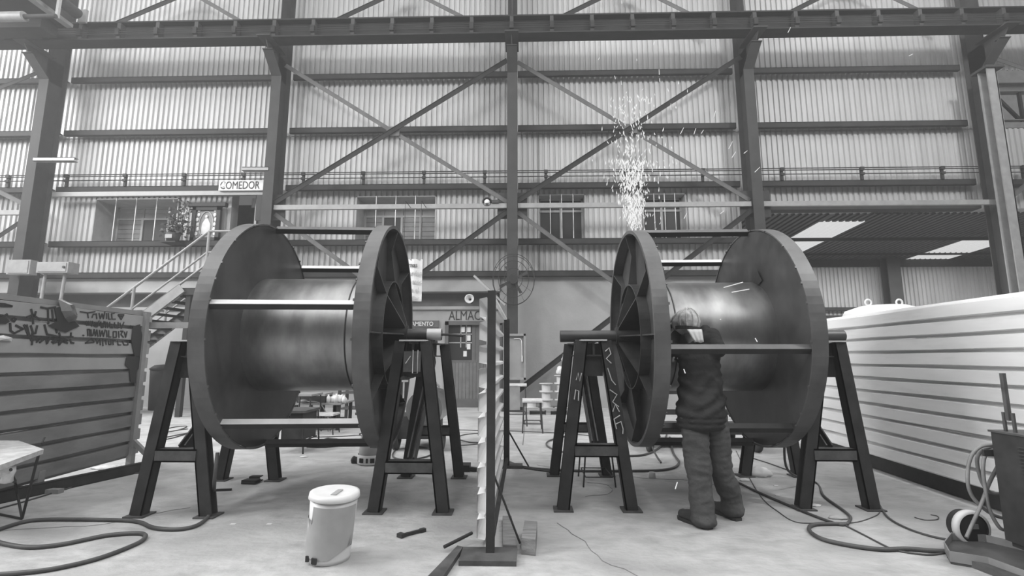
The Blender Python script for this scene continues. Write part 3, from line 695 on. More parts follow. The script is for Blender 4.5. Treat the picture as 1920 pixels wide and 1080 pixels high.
# ================================================================== REELS
def make_reel(center, rot, lab, flipped, nbars):
    """axis along local X; left part -x. Real size: flange 2.06 m, barrel 1.04 m"""
    t = thing('steel_cable_reel', (0, 0, 0), lab, 'reel', 'large steel reels on trestles')
    R, r, hw, W2 = 1.036, .525, .116, .54
    for s in (-1, 1):
        xi, xo = s*W2, s*(W2+hw)
        # disc plate flush with the inner edge
        b = MB(); b.lathe([(.06, xi), (R-.02, xi), (R-.02, xi+s*.012), (.06, xi+s*.012), (.06, xi)], n=72, axis='x', smooth=False); fd = b.build('flange_disc', 'reel', t)
        b = MB(); b.lathe([(R-.012, xi-s*.006), (R, xi-s*.006), (R, xo), (R-.03, xo), (R-.03, xo-s*.012), (R-.012, xo-s*.012), (R-.012, xi-s*.006)], n=96, axis='x', smooth=False)
        b.build('rim_hoop', 'rim', t)
        b = MB()
        for k in range(26):
            an = k/26*2*math.pi+.09*math.sin(k*5); b.box(xi-s*.010-.006, xi-s*.010+.006, -.009, .009, R-.010, R+.002, Matrix.Rotation(an, 4, 'X'))
        b.build('weld_stitch', 'rim', t, kind='stuff')
        b = MB(); b.lathe([(.50, xi+s*.01), (.512, xi+s*.01), (.512, xo-s*.01), (.50, xo-s*.01), (.50, xi+s*.01)], n=48, axis='x', smooth=False); b.build('hub_ring', 'reel', t)
        for k in range(8):
            Mx = Matrix.Rotation(k*math.pi/4+.02, 4, 'X')
            b = MB(); x0, x1 = sorted((xi+s*.012, xo-s*.012))
            vs = [Mx @ Vector((x, y, z)) for y in (-.006, .006) for x, z in ((xi+s*.012, .512), (xo-s*.02, .512), (xo-s*.06, .80), (xo-s*.006, R-.035), (xi+s*.012, R-.015))]
            b.add(vs, [(0, 1, 2, 3, 4), (9, 8, 7, 6, 5)]+[(i, (i+1) % 5, 5+(i+1) % 5, 5+i) for i in range(5)])
            b.build('spoke', 'reel', t)
            b = MB(); vs = [Mx @ Vector((x, y, z)) for y in (-.006, .006) for x, z in ((xi+s*.012, .08), (xo+s*.10, .08), (xo+s*.10, .12), (xo-s*.02, .50), (xi+s*.012, .50))]
            b.add(vs, [(0, 1, 2, 3, 4), (9, 8, 7, 6, 5)]+[(i, (i+1) % 5, 5+(i+1) % 5, 5+i) for i in range(5)])
            b.build('hub_gusset', 'reel', t)
        b = MB(); b.cyl((xi, 0, 0), (xo+s*.12, 0, 0), .088, n=24); b.build('hub_sleeve', 'black', t)
    b = MB(); b.lathe([(r, -W2), (r, W2)], n=80, axis='x'); b.lathe([(r-.012, W2), (r-.012, -W2)], n=80, axis='x'); b.build('barrel', 'barrel', t, fix=False)
    b = MB(); b.lathe([(r+.001, W2*.62*(-1 if flipped else 1)), (r+.006, W2*.62*(-1 if flipped else 1)), (r+.006, W2*.60*(-1 if flipped else 1)), (r+.001, W2*.60*(-1 if flipped else 1))], n=48, axis='x'); b.build('weld_seam', 'reel', t)
    for an, m in nbars:
        a = R_(an); y, z = -(R-.012)*math.cos(a), (R-.012)*math.sin(a)
        for sz, mm in ((1, m), (-1, 'black')):  # lower leg black: shade of its down-facing side put into the colour
            q = math.sqrt(.5); w_ = .05; uz = Vector((0, q, q*sz)) ; b = MB()
            c0 = Vector((0, y, z))+uz*w_/2; b.bar(c0+Vector((-W2, 0, 0)), c0+Vector((W2, 0, 0)), .006, w_, up=uz)
            b.build('spacer_bar' if sz > 0 else 'spacer_bar_shaded_leg', mm, t)
    if flipped:     # gouge at the barrel end of the right reel
        b = MB(); b.add([(W2-.012, -.33, .50), (W2-.012, -.24, .62), (W2-.012, -.16, .50), (W2-.012, -.25, .47)], [(0, 1, 2, 3)]); b.build('scorch_hole', 'ink', t, fix=False)
    t.location = center; t.rotation_euler = (0, 0, rot)
    return t
LC = Vector((-1.886, 4.572, 1.467)); RC = Vector((1.68, 4.80, 1.455))
make_reel(LC, R_(4), 'large steel cable reel on the left, with a bright spacer bar across the front', False, [(10, 'bright'), (-46, 'bright'), (90, 'rim'), (132, 'bright'), (190, 'rim'), (-95, 'rim')])
make_reel(RC, R_(-.6), 'large steel cable reel on the right, where the welder leans in', True, [(-8, 'rim'), (-50, 'reel'), (84, 'rim'), (124, 'bright'), (190, 'rim'), (-95, 'rim')])
def axle(x0, x1, C, rot, r, lab):
    t = thing('axle_pipe', C, lab, 'pipe'); d = Vector((math.cos(rot), math.sin(rot), 0)); C = Vector(C)
    a, c = C+d*x0, C+d*x1
    b = MB(); n = 24; x = Vector((-d.y, d.x, 0)); y = Vector((0, 0, 1))
    for ra, rb, fl_ in ((r, r, 0), (r-.012, r-.012, 1)):
        vs = [p+(x*math.cos(k*2*math.pi/n)+y*math.sin(k*2*math.pi/n))*ra for p in (a, c) for k in range(n)]
        b.add(vs, [(k, (k+1) % n, n+(k+1) % n, n+k) for k in range(n)], True)
    for p in (a, c):
        vs = [p+(x*math.cos(k*2*math.pi/n)+y*math.sin(k*2*math.pi/n))*rr for rr in (r, r-.012) for k in range(n)]
        b.add(vs, [(k, (k+1) % n, n+(k+1) % n, n+k) for k in range(n)])
    b.build('pipe', 'reel', t, fix=False); return t, a, c, d
tL, aL, cL, dL = axle(-1.25, 1.10, LC, R_(4), .055, 'steel axle pipe through the left reel, with a rod stuck in its end')
b = MB(); b.cyl(cL-dL*.005, cL-dL*.14, .058, n=24); b.build('end_collar', 'bright', tL, label='bright worn collar at the pipe end')
b = MB(); e = Vector((at(868, 630, 4.75))); b.tube([cL-dL*.1, cL+dL*.05, e], .012, n=8); b.build('turning_rod', 'black', tL)
tR, aR, cR, dR = axle(-1.32, 1.42, RC, R_(-.6), .058, 'steel axle pipe through the right reel')

# ---- trestles
def make_trestle(cx, yf, yb, lab, zrf=.50, zrb=.48, brace_to=0, skew=0, graffiti=False, tw=.2, zt=1.385, lean=0):
    t = thing('trestle_stand', (cx, (yf+yb)/2, 0), lab, 'trestle', 'steel trestle stands carrying the reels')
    for y, zr, fb in ((yf, zrf, 'front'), (yb, zrb, 'rear')):
        ox = skew*(y-yf)
        for s in (-1, 1):
            a = Vector((cx+ox+s*.28, y, .012)); c = Vector((cx+ox+s*tw/2+lean, y, zt))
            b = MB(); b.channel(a, c, .10, .085, up=(0, 1, 0), side=s); b.build('leg', 'black', t)
            b = MB(); b.box(a.x-.08, a.x+.08, y-.07, y+.08, 0, .012); b.build('foot_plate', 'rail', t)
        f = (zr)/zt; hw = .265+(tw/2-.265)*f
        b = MB(); b.channel((cx+ox-hw+.03, y, zr), (cx+ox+hw-.03, y, zr), .10, .10, side=1); b.build('cross_rail', 'rail', t)
    b = MB(); b.ibar((cx, yf-.02, zt-.06), (cx+skew*(yb-yf), yb+.02, zt-.06), .16, .14); b.build('top_beam', 'black', t)
    b = MB(); b.box(cx+lean-.11, cx+lean+.11, yf-.06, yf+.08, zt, zt+.012); b.build('top_plate', 'bright', t)
    b = MB(); b.box(cx+skew*(yb-yf)-.12, cx+skew*(yb-yf)+.12, yb-.08, yb+.08, zt, zt+.012); b.build('top_plate', 'rail', t)
    # side gussets under the top
    b = MB(); b.box(cx+lean-.08, cx+lean+.08, yf+.02, yf+.032, zt-.30, zt-.02); b.build('head_plate', 'black', t)
    # saddle under the axle
    ym = (yf+yb)/2; xm = cx+skew*(ym-yf)
    b = MB(); b.prism([(-.09, 0), (.09, 0), (.07, .03), (.045, .015), (-.045, .015), (-.07, .03)], xm-.1, xm+.1, lambda y, z, xx: Vector((xx, ym+y, zt-.0+z))); b.build('axle_saddle', 'black', t)
    if brace_to is not None:
        b = MB(); b.channel((cx+skew*.2, yf+.06, zrf+.03), (cx+skew*(yb-yf), yb-.15, zt-.15), .10, .06, up=(1, 0, 0)); b.build('diagonal_brace', 'rail', t)
    return t
tLL = make_trestle(-2.79, 3.99, 5.12, 'dark steel trestle at the outer left of the left reel', zrf=.47, skew=-.04, zt=1.38, tw=.13, lean=-.02)
tLR = make_trestle(-.94, 4.12, 5.28, 'dark steel trestle left of the middle screen, carrying the rod end of the axle', zrf=.36, skew=-.02, zt=1.385, brace_to=1)
tRL = make_trestle(.60, 4.22, 5.40, 'dark steel trestle right of the middle screen, with chalk marks on a leg', zrf=.48, zrb=.5, skew=0, zt=1.39)
tRR = make_trestle(2.60, 4.30, 5.42, 'dark steel trestle at the outer right of the right reel, by the white screen', zrf=.44, skew=.02, zt=1.38, tw=.14, lean=.06)
# chalk scribbles on the marked leg
def onleg(t_, off, z): # right front leg of tRL
    return Vector((.60+.265-(.265-.1)*(z/1.39)+off, 4.215-.05-.004, z))
b = MB()
for pts in ([(-.02, 1.30), (.02, 1.33), (.03, 1.28), (-.02, 1.24), (.02, 1.20)], [(-.02, 1.16), (.0, 1.06), (.03, 1.02)], [(-.03, .98), (.03, .94), (-.02, .88), (.03, .84)], [(-.03, .80), (.0, .86), (.03, .80)], [(.03, .77), (-.03, .74), (-.02, .66)], [(-.02, .70), (.03, .72), (.04, .66), (.03, .62)]):
    b.tube([onleg(0, x*.9, z) for x, z in pts], .005, n=5)
b.build('chalk_mark', 'white_ink', tRL, label='pale chalk scribble on the leg')
b = MB()
for pts in ([(-.02, 1.06), (-.01, 1.12), (.01, 1.05), (.02, 1.12)], [(-.02, .90), (-.015, .98), (.01, .97), (.015, .89)]):
    b.tube([Vector((.60-.265+(.165)*(z/1.39)+x, 4.155, z)) for x, z in pts], .005, n=5)
b.build('chalk_mark', 'white_ink', tRL)
# sheet wrapped on the head of the middle trestle
b = MB(); b.box(-1.0, -.86, 4.03, 4.05, 1.13, 1.30); b.build('taped_pad', 'rail', tLR)
b = MB(); b.tube([(-.92, 4.02, 1.31), (-.92, 4.02, 1.12), (-.88, 4.02, 1.12), (-.88, 4.02, 1.31)], .004, n=5); b.tube([(-.98, 4.02, 1.2), (-.94, 4.02, 1.26)], .004, n=5); b.build('tape_edge', 'bright', tLR)
b = MB(); b.cyl((-.985, 4.0, 1.05), (-.985, 4.0, .92), .008, n=8); b.box(-1.0, -.95, 3.99, 4.01, 1.05, 1.065); b.build('clamp_screw', 'bright', tLR)
b = MB(); b.cyl((-1.0, 4.0, 1.08), (-1.0, 4.4, 1.08), .015, n=8); b.build('clamp_bar', 'black', tLR)

# ================================================================== SCREENS (horizontal ribbed panels)
def rib_screen(name, P0, P1, z0, z1, pitch, lab, m, side, depth=.045, frame_m='light_steel', topm=None, nsheets=1, dark_frame=False):
    """side=+1: ribs bulge to the left of the P0->P1 direction"""
    P0 = Vector((*P0, 0)); P1 = Vector((*P1, 0)); d = (P1-P0); L = d.length; d.normalize(); nrm = Vector((-d.y, d.x, 0))*side
    t = thing(name, P0, lab, 'screen')
    nseg = int(round((z1-z0)/pitch))
    per = 3; k = 0; first = True
    while k < nseg:
        m_ = topm if (topm and k >= nseg-topm[1]) else None
        kk = min(per, nseg-k); prof = []
        for j in range(kk):
            zb = z0+(k+j)*pitch
            for fz, dd in ((0, 0), (.14, 0), (.20, depth), (.92, depth), (.99, 0)): prof.append((zb+fz*pitch, dd))
        prof.append((z0+(k+kk)*pitch, 0))
        ns = 14; b = MB(); n = len(prof); vs = []
        random.seed(k+len(name)); ph = random.random()*6
        for th in (0, .002):
            for i in range(ns+1):
                q = P0+d*L*i/ns
                for j, (z, dd) in enumerate(prof):
                    wv = .006*math.sin(i*.9+ph+j*.5) if 0 < j < n-1 else .003*math.sin(i*.7+k)
                    dent = 0
                    vs.append(q+nrm*(dd+th)+Vector((0, 0, z+wv*.5)))
        fs = []; off = (ns+1)*n
        for i in range(ns):
            for j in range(n-1):
                a = i*n+j; fs.append((a, a+n, a+n+1, a+1)); fs.append((off+a+1, off+a+n+1, off+a+n, off+a))
        b.add(vs, fs)
        mm = m
        if topm and k+kk > nseg-topm[1]: mm = topm[0]
        b.build('ribbed_sheet', mm, t, fix=False); k += kk
    return t, P0, P1, d, nrm
# right, white
tW, W0, W1, dW, nW = rib_screen('welding_screen', (3.79, 2.9), (3.98, 7.0), .16, 1.72, .142, 'long white ribbed steel screen along the right side', 'white_panel', 1, depth=.07)
b = MB(); b.bar(W0+Vector((.03, 0, 1.73)), W1+Vector((.03, 0, 1.73)), .05, .04); b.build('top_rail', 'white_panel', tW)
b = MB(); b.bar(W0+Vector((.06, 0, .08)), W1+Vector((.06, 0, .08)), .05, .14); b.build('base_rail', 'black', tW)
for f in (.02, .5, .98):
    q = W0.lerp(W1, f)+Vector((.09, 0, 0)); b = MB(); b.box(q.x-.03, q.x+.03, q.y-.03, q.y+.03, 0, 1.72); b.build('post', 'light_steel', tW)
# left, graffiti
tG, G0, G1, dG, nG = rib_screen('welding_screen', (-4.50, 3.2), (-4.60, 5.80), .10, 1.75, .165, 'grey ribbed steel screen on the left covered with graffiti at the top', 'grey_panel', -1, topm=('pale_panel', 4))
b = MB(); b.bar(G0+Vector((0, 0, 1.77)), G1+Vector((0, 0, 1.77)), .06, .05); b.build('top_rail', 'light_steel', tG)
g2 = G1+Vector((.06, -.12, 0))
b = MB(); b.bar(g2+Vector((0, 0, .01)), g2+Vector((0, 0, 1.78)), .06, .06, up=(1, 0, 0)); b.build('post', 'light_steel', tG)
b = MB(); b.bar(g2+Vector((0, 0, .30)), g2+Vector((.28, .05, .02)), .05, .04, up=(0, 1, 0)); b.build('foot_strut', 'light_steel', tG)
b = MB(); b.box(g2.x, g2.x+.55, g2.y+.05, g2.y+.1, 1.60, 1.67); b.build('bracket_arm', 'light_steel', tG)
for y in (3.6, 4.6):
    b = MB(); b.box(-4.62, -4.3, y-.03, y+.03, 0, .04); b.box(-4.56, -4.5, y-.03, y+.03, .04, .2); b.build('foot', 'light_steel', tG)
# burn stains near the post
def on_screen(u, v, lift=.052):
    d_ = ray(u, v); # plane through G0 with normal nG at rib crest
    pl = G0+nG*(lift); t_ = (pl-Vector((0, 0, CH))).dot(nG)/d_.dot(nG); return Vector((0, 0, CH))+d_*t_
def stroke(b, pts, w):
    P = [on_screen(*p) for p in pts]
    for p, q in zip(P, P[1:]):
        b.bar(p, q+(q-p).normalized()*w*.3, .004, w, up=(q-p).cross(nG) if (q-p).length > 0 else (0, 0, 1))
def zc(l): return [(x/6, 540+y/6) for x, y in l]
GR = [[(900, 265), (990, 280), (1070, 265)], [(985, 280), (995, 335)], [(1035, 335), (1050, 295), (1085, 290), (1090, 345)], [(1040, 370), (1060, 430), (1095, 435), (1115, 370)],
      [(1060, 385), (1100, 385)], [(1115, 280), (1130, 345), (1150, 290), (1165, 345), (1180, 270)], [(1200, 280), (1200, 345)], [(1220, 280), (1225, 350), (1245, 350)], [(1290, 285), (1255, 290), (1262, 350), (1300, 350)],
      [(1330, 300), (1395, 300), (1365, 355), (1330, 300)], [(1345, 315), (1380, 320)], [(970, 370), (980, 420)], [(995, 370), (1000, 415), (1020, 375), (1035, 430)], [(1135, 375), (1140, 440), (1165, 440), (1170, 375)],
      [(1185, 375), (1190, 445)], [(1205, 380), (1215, 445)], [(1235, 380), (1240, 445), (1270, 448)], [(1290, 385), (1290, 445), (1330, 450), (1330, 385)], [(1350, 390), (1365, 455), (1395, 385)], [(1470, 420), (1475, 455)],
      [(990, 540), (985, 465), (1010, 465), (1012, 540)], [(1025, 465), (1030, 540)], [(1045, 540), (1060, 465), (1075, 540), (1090, 470), (1105, 545)], [(1120, 470), (1130, 545), (1150, 480), (1165, 545), (1185, 470)], [(1200, 475), (1205, 550)],
      [(1225, 475), (1225, 550), (1250, 550)], [(1275, 490), (1275, 555), (1310, 555), (1310, 490), (1275, 490)], [(1335, 485), (1340, 555)], [(1355, 485), (1385, 485), (1360, 520), (1390, 555)], [(1400, 490), (1415, 555), (1430, 490)], [(930, 530), (945, 535)],
      [(960, 620), (1030, 565), (1060, 610), (960, 620)], [(1080, 575), (1095, 625), (1110, 590)], [(1125, 575), (1130, 640)], [(1155, 575), (1160, 650)], [(1190, 580), (1195, 635)], [(1220, 590), (1225, 635), (1250, 635), (1250, 585)],
      [(1275, 640), (1270, 590), (1300, 590)], [(1320, 590), (1330, 640), (1360, 640)], [(1375, 595), (1395, 640), (1440, 640), (1440, 600)]]
GL = [[(-30, 175), (50, 180), (135, 205), (60, 205), (-30, 200)], [(-10, 400), (30, 330), (80, 295)], [(130, 345), (155, 338), (180, 350), (160, 375), (130, 360), (135, 345)], [(300, 330), (370, 300), (455, 360)], [(350, 235), (365, 290), (375, 400)], [(405, 260), (395, 300), (370, 320)],
      [(115, 390), (120, 480), (160, 510), (260, 460), (180, 420)], [(270, 410), (320, 530)], [(300, 410), (330, 530)], [(345, 420), (375, 510), (350, 540)], [(420, 420), (400, 510), (360, 510)], [(500, 410), (530, 520), (650, 545)], [(455, 215), (530, 230), (625, 215)], [(540, 235), (545, 400)], [(585, 240), (600, 370), (640, 390)], [(620, 400), (640, 500)], [(665, 500), (680, 550), (820, 550)], [(800, 500), (798, 540)],
      [(370, 530), (360, 635)], [(340, 585), (440, 575)], [(410, 610), (450, 570), (500, 575), (450, 610)], [(520, 570), (530, 625), (560, 560)], [(580, 610), (640, 570), (680, 590), (600, 620)], [(665, 570), (665, 640), (700, 600), (720, 570), (760, 590), (710, 600), (760, 620)], [(790, 575), (800, 615), (830, 620)]]
b = MB()
for l in GR: stroke(b, zc(l), .012)
for l in GL: stroke(b, zc(l), .017)
b.build('graffiti', 'ink', tG, label='black graffiti lettering', kind='stuff', fix=False)
# dark burnt blotches and the crumpled shiny tear
def blotch(poly, lift, m, nm, seed=1):
    b = MB(); P = [on_screen(u, v, lift) for u, v in poly]; Q = [p+nG*.006 for p in P]; n = len(P)
    b.add(P+Q, [tuple(range(n))[::-1], tuple(range(n, 2*n))]+[(i, (i+1) % n, n+(i+1) % n, n+i) for i in range(n)]); b.build(nm, m, tG)
blotch(zc([(610, 230), (720, 190), (830, 370), (890, 430), (800, 470), (740, 500), (640, 470), (540, 420), (640, 380)]), .055, 'ink', 'burn_mark')
blotch(zc([(-20, 320), (60, 330), (110, 375), (60, 405), (-20, 400)]), .055, 'ink', 'burn_mark')
b = MB(); random.seed(12)
P = [on_screen(*p, .06) for p in zc([(655, 125), (690, 120), (740, 150), (790, 160), (850, 230), (840, 350), (850, 375), (770, 390), (730, 340), (690, 260)])]
cc = sum(P, Vector())/len(P)+nG*.07; ring = [p.lerp(cc, .5)+nG*random.uniform(.0, .07) for p in P]; n = len(P)
b.add(P+ring+[cc], [(i, (i+1) % n, n+(i+1) % n, n+i) for i in range(n)]+[(n+i, n+(i+1) % n, 2*n) for i in range(n)])
b.build('torn_metal_flap', 'barrel', tG, label='crumpled shiny tear', fix=False)
b = MB()
P = [on_screen(*p, .06) for p in zc([(-60, 545), (40, 530), (140, 560), (130, 600), (20, 590), (-60, 600)])]
cc = sum(P, Vector())/6+nG*.03; b.add(P+[cc], [(i, (i+1) % 6, 6) for i in range(6)]); b.build('foil_patch', 'bright', tG, fix=False)
M['stain'] = mat('soot_stain', .035, .8)
blotch([(249, 612), (262, 608), (268, 640), (262, 672), (252, 668), (246, 640)], .055, 'stain', 'soot_stain')
blotch([(237, 668), (264, 668), (262, 690), (256, 692), (254, 718), (244, 716), (242, 692), (234, 684)], .055, 'stain', 'soot_stain')
# middle, edge-on
tM, M0, M1, dM, nM = rib_screen('welding_screen', (-.255, 3.30), (-.235, 5.75), .06, 1.70, .16, 'ribbed steel screen standing edge-on between the two reels', 'white_panel', 1, depth=.05)
b = MB(); b.box(-.245, -.19, 3.24, 3.28, .03, 1.70); b.build('near_post', 'black', tM, label='thick black post at the near edge')
b = MB(); b.box(-.235, -.17, 5.72, 5.80, .03, 1.70); b.build('far_post', 'black', tM)
b = MB(); b.bar((-.235, 3.3, 1.70), (-.215, 5.75, 1.70), .03, .02); b.build('top_rail', 'white_panel', tM)
b = MB(); b.bar((-.21, 3.3, .10), (-.2, 5.75, .10), .03, .04); b.build('bottom_rail', 'black', tM)
b = MB(); b.tube([(-.2, 3.32, .48), (-.03, 3.38, .04)], .008, n=6); b.build('stay_rod', 'black', tM)
b = MB(); b.tube([(-.18, 5.78, .40), (.05, 5.72, .02)], .01, n=6); b.build('stay_rod', 'black', tM)
b = MB(); b.box(-.40, -.05, 3.12, 3.34, 0, .03); b.build('base_plate', 'rail', tM)
b = MB(); b.box(-.30, -.02, 5.70, 5.86, 0, .03); b.build('base_plate', 'rail', tM)
def wood(lab, pts, h, m='wood', z0=0.0):
    b = MB(); n = len(pts); b.add([(x, y, z0) for x, y in pts]+[(x, y, z0+h) for x, y in pts], [tuple(range(n))[::-1], tuple(range(n, 2*n))]+[(i, (i+1) % n, n+(i+1) % n, n+i) for i in range(n)])
    return tag(b.build('timber_block', m), lab, 'wood')
wood('square wooden beam end standing at the foot of the middle screen, rightmost', [(-.02, 3.30), (.07, 3.28), (.09, 3.62), (.0, 3.64)], .10)
wood('pale plank leaning flat beside the near post of the middle screen', [(-.14, 3.36), (-.05, 3.36), (-.10, 3.95), (-.17, 3.95)], .035)
wood('dark plank angling away at the lower left foot of the middle screen', [(-.56, 2.85), (-.47, 2.83), (-.40, 3.34), (-.44, 3.36)], .03, 'rail')
b = MB(); b.tube([(-.52, 3.32, .035), (-.36, 3.5, .06)], .012, n=6); tag(b.build('steel_rod', 'black'), 'short dark rod lying left of the near post foot', 'rod')

# ================================================================== THINGS ON THE FLOOR
def cable(lab, px, r, m='cable', pts3=None, z=None, nm='cable', n=6):
    P = [fl(u, v, r) for u, v in px] if px else []
    if pts3: P = P+[Vector(p) for p in pts3]
    b = MB(); b.tube(smooth_pts(P, n), r, n=6); return tag(b.build(nm, m), lab, 'cable', 'cables on the workshop floor')
cable('thick grey hose looping across the floor from the leg of the leftmost trestle', [(-40, 1008), (0, 992), (60, 976), (140, 974), (250, 977), (290, 990), (340, 992), (375, 982), (395, 962), (401, 945)], .014, pts3=[(-2.44, 3.92, .28), (-2.44, 3.93, .5)], nm='hose')
cable('thick grey hose making a long hairpin loop at the lower left', [(-60, 1082), (0, 1077), (90, 1068), (180, 1048), (250, 1022), (272, 1008), (262, 1000), (200, 1004), (120, 1020), (60, 1026), (10, 1020), (-40, 1004)], .014, nm='hose')
cable('thin dark cable along the left floor beam', [(-20, 958), (40, 942), (120, 918), (200, 895), (268, 886)], .007)
cable('thick hose curving from behind the welder to the lower right corner', [(1375, 900), (1420, 922), (1480, 948), (1540, 972), (1580, 984), (1595, 972), (1583, 958), (1545, 930), (1530, 905)], .011, pts3=[(2.47, 4.78, .2), (2.47, 4.8, .5)], nm='hose')
cable('thick hose making a bow towards the machine at lower right', [(1590, 982), (1530, 983), (1517, 993), (1540, 1010), (1590, 1022), (1650, 1030), (1700, 1029), (1740, 1032), (1775, 1034)], .014, nm='hose')
cable('thin cable from the outer right trestle to the lower right machine', [(1648, 945), (1665, 970), (1700, 990), (1745, 1005), (1790, 1014)], .008)
cable('thin cable beside the thick hose at lower right', [(1585, 985), (1620, 1003), (1665, 1026), (1690, 1034), (1740, 1040), (1775, 1036)], .006)
cable('thin cable running from the welder boots to the hoses at right', [(1380, 845), (1405, 895), (1430, 935), (1460, 960), (1490, 978), (1530, 981), (1600, 980), (1640, 968), (1650, 960)], .004, 'cable')
cable('dark hose circling behind the trestle with chalk marks', [(1060, 818), (1030, 826), (1026, 836), (1050, 846), (1090, 852)], .012, nm='hose')
cable('thick hose bow between the right reel and the white cup', [(955, 866), (985, 876), (1060, 882), (1180, 883), (1250, 880), (1273, 868), (1262, 848), (1256, 820)], .014, nm='hose')
cable('dark hose under the left flange of the right reel', [(1100, 853), (1160, 855), (1210, 852), (1240, 836), (1250, 815)], .014, nm='hose')
cable('thin cable from the middle screen to the chalk marked trestle', [(945, 862), (960, 868), (970, 875), (1040, 885)], .01)
cable('thin cables crossing the floor behind the middle screen', [(860, 806), (900, 807), (960, 808), (1050, 812), (1120, 818)], .008)
cable('cable loop left of the middle screen', [(900, 812), (870, 815), (858, 822), (880, 829), (905, 830), (880, 834), (850, 835)], .008)
cable('cable coil on the floor under the middle trestle', [(745, 838), (736, 855), (760, 862), (800, 856), (812, 846), (790, 838), (760, 836)], .01)
cable('cables running under the work table, nearer one', [(575, 838), (620, 838), (670, 828), (720, 822)], .009)
cable('cables running under the work table, farther one', [(575, 820), (640, 818), (680, 816), (760, 818)], .008)
cable('tangled cable heap under the work table', [(600, 830), (615, 822), (640, 826), (630, 832), (605, 828), (580, 832), (560, 836)], .014)
cable('tangled cables on the floor behind the leftmost trestle, upper', [(285, 812), (320, 802), (350, 799), (335, 806), (300, 812), (325, 808), (352, 804)], .008)
cable('tangled cables on the floor behind the leftmost trestle, lower', [(280, 828), (320, 822), (352, 812), (330, 816), (290, 824)], .008)
cable('cable behind the outer right trestle', [(1405, 857), (1440, 868), (1480, 882), (1500, 885)], .007)
cable('short curled wire on the floor before the white screen', [(1715, 970), (1735, 975), (1757, 974), (1758, 968), (1745, 965)], .004)
# hose hanging over the front of the right reel
b = MB(); b.tube(smooth_pts([(1.55, 6.6, .75), (1.56, 6.5, .4), (1.60, 6.2, .1), (1.62, 6.0, .015)]), .012); tag(b.build('hose', 'cable'), 'dark hose hanging down behind the right reel beside the welder', 'cable')

# long dark beam on the floor at left
b = MB(); a = fl(268, 884); c = fl(-40, 952); b.channel((a.x, a.y, .05), (c.x, c.y, .05), .08, .10, side=-1); tag(b.build('steel_beam', 'black'), 'long dark steel channel lying on the floor below the graffiti screen', 'beam')
# rag and small bits
def lump(name, lab, cat, c, r, sc, m, seed, amp=.35):
    b = MB(); b.ball((0, 0, 0), r, n=20, m=12, sc=sc)
    for p in b.v:
        k = 1+amp*noise.noise(p*6/r*.25+Vector((seed, 0, 0))); p *= k
        p.z = max(p.z, -r*sc[2]*.6)
    c = Vector(c); zmin = min(p.z for p in b.v); b.v = [p+c-Vector((0, 0, zmin)) for p in b.v]
    return tag(b.build(name, m), lab, cat)
lump('plastic_bag', 'crumpled translucent plastic bag beside the rear leg of the outer right trestle', 'bag', fl(1424, 893), .09, (1.3, .8, .7), 'plastic', 2)
lump('paper_scrap', 'crumpled scrap of white paper on the hose behind the welder boot', 'paper', fl(1396, 902), .035, (1.5, .8, .5), 'paper', 5)
lump('paper_scrap', 'crumpled scrap left of the foot of the outer right trestle', 'paper', fl(1500, 950), .03, (1.6, .9, .4), 'paper', 8)
lump('paper_scrap', 'crumpled scrap right of the foot of the outer right trestle', 'paper', fl(1530, 949), .03, (1.5, .9, .35), 'paper', 9)
lump('paper_scrap', 'pale crumpled scrap where the hoses cross at right', 'paper', fl(1572, 972), .045, (1.6, .9, .35), 'plastic_grey', 11)
lump('rag', 'pale rag lying in front of the graffiti screen', 'rag', fl(205, 880), .08, (2.4, .7, .35), 'plaster', 4)
lump('paper_scrap', 'small white scrap under the work table stools', 'paper', fl(570, 857), .03, (1.6, .8, .3), 'paper', 14)
for (u, v), lab in (((437, 983), 'tiny flat paper chip in front of the leftmost trestle'), ((1455, 911), 'tiny white chip behind the outer right trestle, farther'), ((1458, 929), 'tiny white chip behind the outer right trestle, nearer'), ((505, 983), 'tiny pale chip left of the white bucket')):
    p = fl(u, v); b = MB(); b.box(p.x-.02, p.x+.02, p.y-.012, p.y+.012, 0, .004); tag(b.build('paper_chip', 'paper'), lab, 'paper')
# chisel bar
a = fl(751, 1005, .012); c = fl(797, 993, .012); b = MB(); b.bar(a, c, .022, .02); b.bar(a+Vector((-.008, -.01, .004)), a+Vector((.012, .02, .004)), .05, .024); b.bar(c-(c-a)*.2, c, .032, .024)
tag(b.build('chipping_hammer', 'black'), 'dark chipping hammer on the floor right of the white bucket', 'tool')
# channel offcuts
ch = thing('channel_offcut', fl(478, 900), 'short dark channel offcut beside a rear leg of the leftmost trestle', 'offcut')
a = fl(458, 902, .02); c = fl(483, 903, .02); b = MB(); b.channel(a, c, .09, .035, side=1); b.build('channel', 'black', ch); 
a = fl(470, 897, .03); c = fl(490, 897, .03); b = MB(); b.channel(a, c, .07, .05, side=1); tag(b.build('channel_offcut', 'black'), 'second dark channel offcut right behind the first near the leftmost trestle', 'offcut')
a = fl(406, 919, .01); c = fl(434, 918, .01); b = MB(); b.bar(a, c, .02, .02); tag(b.build('steel_rod', 'black'), 'short dark rod on the floor right of the leftmost trestle', 'rod')
p = fl(873, 882); b = MB(); b.box(p.x-.12, p.x+.05, p.y-.08, p.y+.08, .0, .07); b.bar((p.x, p.y-.05, .035), (p.x+.13, p.y-.05, .02), .05, .04); tag(b.build('steel_clamp', 'black'), 'dark clamp on the floor just left of the middle screen', 'tool')
cp_ = thing('white_cup', fl(1223, 896), 'small white plastic cup standing on the floor left of the welder', 'cup')
p = fl(1223, 896); b = MB(); b.lathe([(0, .0), (.036, 0), (.032, .055), (.03, .06), (.027, .06), (.03, .004)], n=16, c=(p.x, p.y, 0)); b.build('cup_body', 'plastic', cp_)

